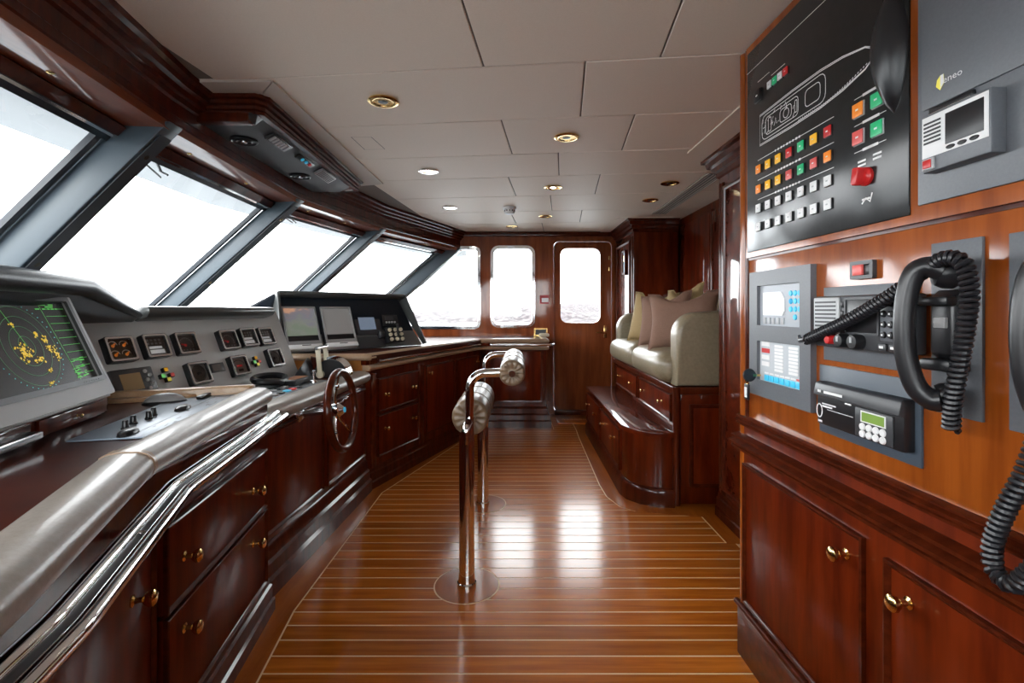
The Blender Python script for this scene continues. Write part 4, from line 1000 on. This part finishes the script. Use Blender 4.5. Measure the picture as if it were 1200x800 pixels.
av = thing('slot_vent', 'long slotted air vent in the ceiling above the sofa', 'vent', frame((1.30, 3.70, CZ), (.02, 1, 0), (1, -.02, 0)))
obj('recess', B(-.64, .64, -.062, .062, .0, .004), 'black', av)
for k in range(4): obj('blade', B(-.64, .64, -.040+.0245*k, -.0335+.0245*k, .003, .0058, .001), 'ceiltrim', av)
for s in (-.062, .052): obj('flange', B(-.65, .65, s, s+.012, .003, .007, .001), 'ceiltrim', av)

# ------------------------------------------------------------------ small things on the port wall
sg = thing('safety_sign', 'small red and white safety sign beside the port door', 'sign', frame((.358, 5.369, 1.265), (1, 0, 0), (0, 0, 1)))
obj('board', B(-.05, .05, -.048, .048, 0, .004), mat('sign_red', (.42, .06, .06), .5), sg); obj('white_field', B(-.032, .044, -.030, .016, .004, .005), 'white', sg)
vp = thing('vent_plate', 'brass framed vent plate above the end cabinet', 'vent', frame((.317, 5.369, .905), (1, 0, 0), (0, 0, 1)))
obj('frame', plate(NB(), rr(-.075, .075, -.045, .045, .006, 2), [rr(-.058, .058, -.028, .028, .002, 1)], 0, .008), 'gold_m', vp); obj('grille', B(-.06, .06, -.03, .03, 0, .004), 'dgrey', vp)
for x in (-.066, .066):
    for z in (-.036, .036): obj('screw', lathe(NB(), [(.006, 0), (.005, .003), (0, .004)], 8, T(x, z, .008)), 'gold_m', vp)
bt = thing('door_tread', 'brown tread plate with pale script by the port door', 'tread plate', frame((.80, 5.10, .0006), (1, 0, 0), (0, 1, 0)))
obj('plate', B(-.335, -.02+.15, -.20, .12, 0, .010, .003), 'margin', bt)
bm = NB(); x = -.28
for k in range(8):
    wd = .018+.012*random.random(); ribbon(bm, [(x, -.045), (x+wd*.5, -.015), (x+wd, -.05), (x+wd+.006, -.03)], .007, z1=.0106); x += wd+.018
obj('script', bm, 'caulk', bt)
sb = thing('switch_box', 'cream socket box on the end of the counter under the port window', 'socket', T(.33, 5.0, .875))
obj('case', sbox(-.05, .05, -.05, .05, 0, .035, .012, 0, 4), 'cream', sb)
# ------------------------------------------------------------------ equipment locker
LF = frame((.773, 1.633, 0), (.0228, -1, 0), (0, 0, 1))
lk = thing('equipment_locker', 'tall cherry veneered equipment locker with panelled lower doors', 'locker', LF)
obj('carcass', B(0, 1.95, .06, 1.998, -.36, 0, .003), 'ven', lk)
obj('lower_face', B(-.002, 1.95, .10, .768, -.05, .006, .003), 'mahu', lk)
obj('corner_post', tube(NB(), [V((.012, .10, -.006)), V((.012, 1.998, -.006))], .018, 14), 'ven', lk)
obj('corner_bead', tube(NB(), [V((.038, .80, .001)), V((.038, 1.998, .001))], .007, 10), 'trim', lk)
obj('upper_frame', plate(NB(), [(.046, 1.318), (1.95, 1.318), (1.95, 1.998), (.046, 1.998)], [[(.060, 1.337), (.680, 1.337), (.680, 1.972), (.060, 1.972)]], 0, .010), 'ven', lk)
obj('groove', B(.046, 1.95, 1.310, 1.3185, -.002, .003), 'trim', lk)
def strip(name, v0, v1, w, steps):
    P = [(v0, 0)]
    for k in range(steps):
        a = v0+(v1-v0)*k/steps; b = v0+(v1-v0)*(k+1)/steps; h = w*(.55+.45*math.sin(PI*(k+.5)/steps))
        P += [(a+(b-a)*.08, h*.75), (a+(b-a)*.3, h), (a+(b-a)*.7, h), (a+(b-a)*.92, h*.75)]
    P.append((v1, 0))
    bm = NB(); n = len(P)
    A_ = [bm.verts.new((-.004, v, w_)) for v, w_ in P]; B_ = [bm.verts.new((1.95, v, w_)) for v, w_ in P]
    for i in range(n): bm.faces.new((A_[i], A_[(i+1) % n], B_[(i+1) % n], B_[i]))
    bm.faces.new(A_); bm.faces.new(B_[::-1])
    return obj(name, bm, 'trim', lk)
strip('upper_moulding', .768, .802, .024, 3)
strip('rail_moulding', .690, .742, .046, 3)
obj('base_moulding', B(-.006, 1.95, .0, .165, -.05, .016, .006), 'trim', lk); obj('base_bead', tube(NB(), [V((-.016, .168, .012)), V((1.95, .168, .012))], .010, 10), 'trim', lk)
front(lk, 'door', Matrix(), .032, .562, .19, .648, knobs=((.508, .586),), rimw=.014, t=.010)
front(lk, 'door', Matrix(), .622, 1.15, .19, .636, knobs=((.68, .576),), rimw=.014, t=.010)
front(lk, 'door', Matrix(), 1.21, 1.74, .19, .636, knobs=((1.68, .576),), rimw=.014, t=.010)

# ---- ship alarm panel
ap = thing('alarm_panel', 'large black alarm panel with ship plan drawing and coloured buttons', 'control panel', LF @ T(0, 0, .0002))
obj('plate', B(.058, .683, 1.335, 1.974, .001, .0135, .002), 'panel', ap)
Z0 = .0136
def button(u, v, s, m, rim=None):
    b = obj('button', B(u-s, u+s, v-s, v+s, .012, .0165, .0015), rim or 'black', ap)
    obj('lens', B(u-s*.92, u+s*.92, v-s*.92, v+s*.92, .0163, .0195, .0012), m, b)
    mk = NB(); box(mk, u-s*.25, u+s*.25, v-s*.12, v+s*.12, .0195, .0199); obj('mark', mk, 'white' if m != 'white' else 'lgrey', b)
R_1 = ('orange', 'amber', 'amber', 'red', 'green', 'amber', 'red'); R_2 = ('orange', 'amber', 'amber', 'pinkl', 'green', 'pinkl', 'orange')
for j, (v, cs) in enumerate(((1.583, R_1), (1.522, R_2), (1.463, ('white',)*7), (1.406, ('white',)*7))):
    for k in range(7): button(.134+.053*k, v, .0138, cs[k])
for u, v, m in ((.552, 1.594, 'orange'), (.606, 1.594, 'green'), (.552, 1.533, 'pinkl'), (.606, 1.533, 'green')): button(u, v, .0165, m, 'lgrey')
for k, m in enumerate(('white', 'green', 'white', 'red')): button(.196+.027*k, 1.815, .0115, m)
button(.128, 1.812, .019, 'panel')
kn = obj('rotary_knob', lathe(NB(), [(0, .0), (.020, 0), (.020, .006), (.017, .008), (.015, .013), (0, .013)], 24, T(.574, 1.440, Z0)), 'red', ap)
obj('knob_grip', B(-.019, .019, -.009, .009, .010, .030, .004, T(.574, 1.440, Z0) @ RZ(D(80))), 'red', kn)
bm = NB()
for v, u0, u1 in ((1.612, .125, .470), (1.551, .125, .470), (1.491, .125, .470), (1.622, .537, .628), (1.562, .537, .628), (1.502, .537, .628), (1.855, .125, .19), (1.84, .20, .27), (1.91, .06, .6)): ribbon(bm, [(u0, v), (u1, v)], .0016, z1=Z0+.0004)
rn = random.Random(5)
for v in (1.551, 1.491, 1.622, 1.562, 1.502, 1.612):
    for k in range(9):
        c = (.22+.014*k) if v not in (1.622, 1.562, 1.502) else (.562+.005*k); ribbon(bm, [(c, v), (c+.004+.006*rn.random(), v)], .006, z1=Z0+.0005)
for u, v in ((.548, 1.478), (.548, 1.469), (.592, 1.481), (.592, 1.472), (.560, 1.392)): ribbon(bm, [(u, v), (u+.024, v)], .0045, z1=Z0+.0005)
ribbon(bm, [(.560, 1.383), (.572, 1.394), (.584, 1.384), (.59, 1.402)], .004, z1=Z0+.0005)
stuff(obj('legend_print', bm, 'white', ap))
bm = NB(); lw = .0021
def shipline(k, wd):
    top = [(.138, 1.70+.047*k), (.30, 1.70+.050*k), (.42, 1.70+.048*k), (.50, 1.70+.040*k), (.57, 1.70+.025*k), (.615, 1.70)]
    return top
for inset in (0, .004):
    up = [(u if u < .6 else u-inset*2, 1.70+(v-1.70)*(1-inset*20)) for u, v in shipline(1, 0)]; lo_ = [(u, 3.40-v) for u, v in up][::-1][1:]
    ribbon(bm, up+lo_, lw, z1=Z0+.0005, closed=True)
for (u0, u1, hv, r) in ((.15, .44, .036, .02), (.17, .33, .026, .012), (.185, .20, .02, .004), (.245, .30, .018, .010), (.315, .325, .016, .003), (.36, .42, .022, .012)):
    ribbon(bm, rr(u0, u1, 1.70-hv, 1.70+hv, r, 3), lw, z1=Z0+.0005, closed=True)
ribbon(bm, circ(.275, 1.70, .013, 16), lw, z1=Z0+.0006, closed=True)
for k in range(26):
    u = .15+.16*rn.random(); v = 1.675+.05*rn.random(); ribbon(bm, [(u, v), (u+.01*rn.random(), v+.012*rn.random())], lw, z1=Z0+.0005)
for k in range(30):
    u = .33+.25*k/30; f_ = 1-max(0, (u-.42)/.20)**1.5; ribbon(bm, [(u, 1.70-.047*f_), (u+.004, 1.70-.041*f_)], lw, z1=Z0+.0005)
stuff(obj('ship_plan', bm, 'white', ap))
bm = NB(); K = 14; ridge = []
for i in range(K+1):
    t = i/K; v = 1.548+.26*t; hw = .034*math.sin(PI*min(1, max(.0, t)))**.75+.0006
    row = [bm.verts.new((.648-hw, v, Z0)), bm.verts.new((.648-hw*.75, v, Z0+.030*(hw/.034))), bm.verts.new((.648, v, Z0+.040*(hw/.034))), bm.verts.new((.648+hw*.75, v, Z0+.030*(hw/.034))), bm.verts.new((.648+hw, v, Z0))]
    ridge.append(row)
for P_, Q_ in zip(ridge, ridge[1:]):
    for k in range(4): bm.faces.new((P_[k], P_[k+1], Q_[k+1], Q_[k]))
    bm.faces.new((P_[4], P_[0], Q_[0], Q_[4]))
obj('lamp_cover', bm, 'black', ap, ang=70)

# ---- voyage recorder panel
vr = thing('recorder_panel', 'grey recorder panel with black display box and small red button', 'control panel', LF @ T(0, 0, .0002))
obj('plate', B(.704, 1.25, 1.348, 1.97, .009, .0145, .002), 'pgrey', vr)
obj('upper_plate', B(.716, 1.24, 1.522, 1.96, .0143, .018, .002), 'pgrey', vr)
text('logo', 'eneo', .017, 'white', vr, T(.780, 1.560, .0185), 1.1)
lg = obj('logo_mark', prism(NB(), [(.750, 1.566), (.748, 1.555), (.756, 1.546), (.764, 1.556), (.763, 1.572), (.757, 1.572)], .0182, .0188), 'yellow', vr)
obj('logo_flash', prism(NB(), [(.757, 1.572), (.757, 1.548), (.764, 1.556), (.763, 1.572)], .0188, .0191), 'white', lg)
hd = obj('pull_slot', B(.735, .82, 1.505, 1.520, .0143, .022, .003), 'black', vr); obj('slot_edge', B(.737, .818, 1.506, 1.509, .0218, .024), 'steel', hd)
bx = obj('display_box', B(.742, .868, 1.398, 1.502, .013, .040, .003), 'pgrey', vr)
obj('display', B(.790, .858, 1.436, 1.490, .0395, .0415, .001), 'black', bx)
obj('face_label', B(.744, .865, 1.424, 1.497, .0385, .0408), 'white', bx)
gg = obj('grille', B(.746, .784, 1.445, 1.490, .0405, .0412), 'white', bx)
for k in range(6): obj('slot', B(.748, .782, 1.448+.007*k, 1.4515+.007*k, .041, .0418), 'dgrey', vr)
for k in range(3): obj('key', lathe(NB(), [(.0085, 0), (.007, .002), (0, .0025)], 14, T(.800+.021*k, 1.430, .0408) @ Matrix.Diagonal((1, .45, 1, 1))), 'black', vr)
rb = obj('alarm_button', B(.746, .770, 1.401, 1.422, .039, .044, .002), 'lgrey', vr); obj('alarm_lens', B(.750, .766, 1.404, 1.419, .0435, .046, .001), 'red', rb)

# ---- fire alarm unit
fa = thing('fire_alarm_unit', 'grey fire alarm unit with white display and blue keys', 'control panel', LF @ T(0, 0, .0002))
obj('plate', plate(NB(), [(.078, .886), (.385, .886), (.385, 1.268), (.078, 1.268)], [rr(.124, .339, 1.103, 1.224, .002, 1), rr(.124, .339, .934, 1.055, .002, 1)], 0, .016), 'pgrey', fa)
u1 = obj('display_field', B(.122, .341, 1.10, 1.226, 0, .006), mat('pale_grey_membrane', (.36, .39, .43), .35), fa)
obj('display', prism(NB(), [(.146, 1.134), (.246, 1.134), (.256, 1.146), (.256, 1.182), (.240, 1.202), (.146, 1.202)], .006, .009), 'lcdw', u1)
for k in range(5): obj('soft_key', B(.146+.023*k, .161+.023*k, 1.108, 1.127, .006, .009, .001), 'lgrey', u1)
for k in range(11):
    i, j = (k % 3, k//3) if k < 9 else ((1, 3) if k == 9 else (0, 1)); obj('keypad_key', lathe(NB(), [(.008, 0), (.007, .003), (0, .0035)], 10, T(.285+.020*i, 1.196-.022*j, .006)), 'cyan', u1)
u2 = obj('zone_field', B(.122, .341, .931, 1.058, 0, .006), mat('pale_zone_membrane', (.50, .54, .57), .35), fa)
for c in range(3):
    for k in range(8 if c else 4):
        obj('zone_label', B(.135+.070*c, .178+.070*c, 1.040-.010*(k if c else k*2), 1.0475-.010*(k if c else k*2)+(0 if c else .006), .006, .0072), 'red' if (c == 0 and k == 1) else 'white', u2)
for k in range(7): obj('zone_key', B(.152+.0265*k, .174+.0265*k, .936, .954, .006, .009, .001), 'cyan', u2); obj('zone_tab', B(.152+.0265*k, .174+.0265*k, .957, .962, .006, .007), 'pinkl' if k == 6 else 'white', u2)
ky = obj('key_bow', lathe(NB(), [(0, -.004), (.019, -.004), (.021, 0), (.019, .004), (0, .004)], 18, T(.125, .948, .040) @ RY(PI/2)), 'black', fa); obj('key_blade', B(.121, .129, .945, .951, .006, .03), 'gold_m', ky)
fb = thing('key_fob', 'small black key fob with white label hanging below the fire alarm key', 'key fob', LF @ T(.098, .885, .034))
obj('tag', B(-.012, .012, -.018, .032, -.004, .004, .003), 'black', fb); obj('paper', B(-.007, .007, -.010, .022, .004, .0048), 'white', fb)
bm = NB(); tube(bm, [V((.010*math.cos(2*PI*k/16)+.002, .045+.013*math.sin(2*PI*k/16), .001*k/16)) for k in range(16)], .0014, 6, closed=True); obj('ring', bm, 'gold_m', fb)

# ---- small illuminated switch
sm = thing('rocker_switch', 'small red and black rocker switch above the radio', 'switch', LF @ T(.551, 1.239, 0))
obj('frame', plate(NB(), rr(-.034, .034, -.020, .020, .003, 2), [rr(-.025, .025, -.012, .012, .001, 1)], 0, .010), 'dgrey', sm)
obj('rocker', B(-.025, .004, -.012, .012, 0, .012, .002), 'pinkl', sm); obj('rocker_end', B(.004, .025, -.012, .012, 0, .007, .001), 'black', sm)

# ---- radio telephone
vh = thing('radio_telephone', 'grey radio telephone with speaker grille, knobs and keypad', 'radio', LF @ T(0, 0, .0002))
obj('plate', B(.421, .690, 1.027, 1.205, 0, .006, .001), 'pgrey', vh)
obj('body', B(.447, .716, 1.064, 1.182, .005, .046, .005), 'dgrey', vh)
sg2 = obj('speaker_panel', B(.449, .538, 1.085, 1.179, .045, .050, .003), 'lgrey', vh)
for k in range(9): obj('slot', B(.456, .528, 1.092+.0092*k, 1.0965+.0092*k, .0498, .0510), 'dgrey', sg2)
obj('display', B(.556, .648, 1.102, 1.172, .045, .0475, .001), 'black', vh); obj('display_rim', plate(NB(), rr(.552, .652, 1.097, 1.177, .003, 1), [rr(.557, .647, 1.102, 1.172, .002, 1)], .045, .049), 'dgrey', vh)
kp = obj('keypad', B(.654, .712, 1.088, 1.177, .045, .0485, .002), 'pgrey', vh)
for k in range(12): obj('key', lathe(NB(), [(.0072, 0), (.006, .004), (0, .0045)], 12, T(.665+.018*(k % 3), 1.163-.021*(k//3), .0485)), 'black', kp)
for k in range(9): obj('key_mark', B(.663+.018*(k % 3), .667+.018*(k % 3), 1.140-.021*(k//3), 1.144-.021*(k//3), .0528, .0533), 'white', kp)
for u, r, m in ((.520, .010, 'red'), (.556, .0155, 'black'), (.598, .0165, 'black')):
    o = obj('tuning_knob', lathe(NB(), [(r, 0), (r, .012), (r*.85, .020), (0, .021)], 20, T(u, 1.082, .046)), m, vh)
    if m == 'black': obj('knob_mark', B(u-.003, u+.003, 1.080, 1.092, .0665, .068), 'lgrey', o)
for u0, u1 in ((.650, .672), (.678, .708)): o = obj('call_key', B(u0, u1, 1.068, 1.083, .045, .051, .003), 'dgrey', vh); obj('call_mark', B(u0+.006, u1-.006, 1.073, 1.078, .0508, .0515), 'white', o)
for k in range(3): obj('side_key', B(.541, .550, 1.115+.020*k, 1.128+.020*k, .045, .050, .002), 'black', vh)

# ---- receiver with green display
nv = thing('weather_receiver', 'black weather receiver with green display and eight round keys', 'receiver', LF @ T(0, 0, .0002))
obj('plate', B(.405, .702, .846, 1.013, 0, .006, .001), mat('plate_blue', (.055, .075, .10), .4), nv)
obj('body', B(.432, .690, .872, .976, .005, .030, .004), 'black', nv)
obj('cover_lip', hull(NB(), [V((u, v, w)) for u in (.432, .690) for v, w in ((.940, .028), (.944, .040), (.972, .034), (.976, .028))], .002), 'dgrey', nv)
kp = obj('key_field', B(.565, .668, .876, .938, .0298, .034, .002), 'dgrey', nv)
lc = obj('display_rim', B(.584, .652, .910, .934, .0338, .0352), 'white', nv); obj('display', B(.588, .649, .9125, .9315, .0350, .0358), 'lcdg', lc)
for k in range(8): obj('key', lathe(NB(), [(.0082, 0), (.007, .003), (0, .0035)], 14, T(.589+.0185*(k % 4), .900-.0155*(k//4), .034)), 'white', kp)
bm = NB()
for (v, u0, u1, t) in ((.9545, .450, .462, .006), (.9545, .472, .535, .006), (.924, .452, .500, .003), (.918, .452, .488, .004), (.912, .470, .555, .0012), (.938, .53, .55, .003)): ribbon(bm, [(u0, v), (u1, v)], t, z1=(.0405 if v > .95 else .0304))
ribbon(bm, circ(.442, .905, .010, 14, .016), .003, z1=.0304, closed=True); ribbon(bm, [(.437, .88), (.452, .88)], .005, z1=.0304)
stuff(obj('print', bm, 'white', nv))

# ---- handsets with coiled cords
def coil(pts, R, pitch, r, spin=0):
    P = fillet(pts, .05, 8); seg = [0]
    for a, b in zip(P, P[1:]): seg.append(seg[-1]+(b-a).length)
    Lg = seg[-1]; n = int(Lg/pitch*9); out = []; j = 0; x = None
    for i in range(n+1):
        s = Lg*i/n
        while j < len(P)-2 and seg[j+1] < s: j += 1
        t = (P[j+1]-P[j]).normalized(); c = P[j].lerp(P[j+1], (s-seg[j])/max(1e-6, seg[j+1]-seg[j]))
        x = (t.orthogonal() if x is None else x-t*x.dot(t)).normalized(); yv = t.cross(x); a = 2*PI*s/pitch
        out.append(c+x*R*math.cos(a)+yv*R*math.sin(a))
    return tube(NB(), out, r, 6)
def handset(label, cradle_label, du, dv, tip):
    Fh = LF @ T(du, dv, .0002)
    pt = thing('handset_cradle', cradle_label, 'telephone', Fh)
    obj('plate', B(-.048 if du < .8 else -.112, .048 if du < .8 else .06, .962-1.1175, 1.273-1.1175, 0, .006, .001), 'pgrey', pt)
    obj('cradle', hull(NB(), [V(p) for p in ((-.034, -.06, .006), (.030, -.06, .006), (.030, .07, .006), (-.034, .07, .006), (-.024, -.045, .030), (.020, -.045, .030), (.020, .055, .030), (-.024, .055, .030))], .004), 'black', pt)
    obj('hook', B(-.030, .030, .040, .056, .028, .050, .004), 'black', pt); obj('hook', B(-.030, .030, -.075, -.055, .006, .046, .004), 'black', pt)
    obj('catch', B(-.012, .012, .0, .02, .028, .036, .002), 'mgrey', pt)
    Fh = Fh @ T(.0, 0, 0)
    t = thing('telephone_handset', label, 'handset', Fh)
    path = [V((.020, .100, .044)), V((.006, .108, .058)), V((-.008, .098, .072)), V((-.016, .055, .080)), V((-.018, .0, .083)), V((-.016, -.055, .080)), V((-.008, -.104, .070)), V((.006, -.124, .056)), V((.018, -.124, .046))]
    pts = []
    for i in range(len(path)-1):
        p0 = path[max(i-1, 0)]; p1 = path[i]; p2 = path[i+1]; p3 = path[min(i+2, len(path)-1)]
        for k in range(5):
            s = k/5; pts.append(.5*((2*p1)+(p2-p0)*s+(2*p0-5*p1+4*p2-p3)*s*s+(3*p1-p0-3*p2+p3)*s**3))
    pts.append(path[-1])
    rad = [.020-.0035*math.sin(PI*k/(len(pts)-1)) for k in range(len(pts))]
    obj('grip', tube(NB(), pts, rad, 16), 'black', t, ang=80)
    obj('earpiece', lathe(NB(), [(.0, .0), (.024, .0), (.0275, .005), (.026, .019), (.020, .030), (0, .033)], 22, frame((.004, .108, .038), (0, 1, 0), (-.94, 0, -.3)) if False else T(.020, .096, .024) @ RY(D(-25))), 'black', t)
    obj('mouthpiece', lathe(NB(), [(.0, .0), (.018, .0), (.022, .005), (.0205, .017), (.015, .026), (0, .028)], 22, T(.016, -.116, .026) @ RY(D(-25))), 'black', t)
    return t
handset('black telephone handset hung above the weather receiver cord loop', 'grey handset cradle plate right of the radio telephone', .772, 1.1175, 0)
handset('black telephone handset on the cradle beyond the radio handset', 'second grey handset cradle plate toward the locker end', .975, 1.1155, 0)
q = lambda u, v, w: LF @ V((u, v, w))
c1 = thing('coiled_cord', 'thick black coiled cord looped over the radio handset', 'cord')
obj('coil', coil([q(.437, 1.077, .060), q(.60, 1.128, .072), q(.715, 1.180, .070), q(.775, 1.222, .060), q(.81, 1.240, .062), q(.845, 1.232, .062), q(.852, 1.18, .056), q(.842, 1.10, .058), q(.825, 1.03, .056), q(.812, .985, .050), q(.80, .945, .040)], .0098, .0096, .0042), 'rubber', c1)
obj('plug', tube(NB(), [q(.395, 1.083, .052), q(.412, 1.073, .058), q(.440, 1.077, .061)], [.004, .007, .0085], 10), 'rubber', c1)
c3 = thing('coiled_cord', 'blue-black coiled cord hanging free below the second cradle', 'cord')
obj('coil', coil([q(.955, 1.0, .055), q(.955, .93, .075), q(.930, .86, .085), q(.912, .80, .085), q(.915, .765, .085), q(.940, .755, .085), q(.97, .80, .08), q(1.0, .90, .06)], .0095, .0096, .0042), 'rubber', c3)
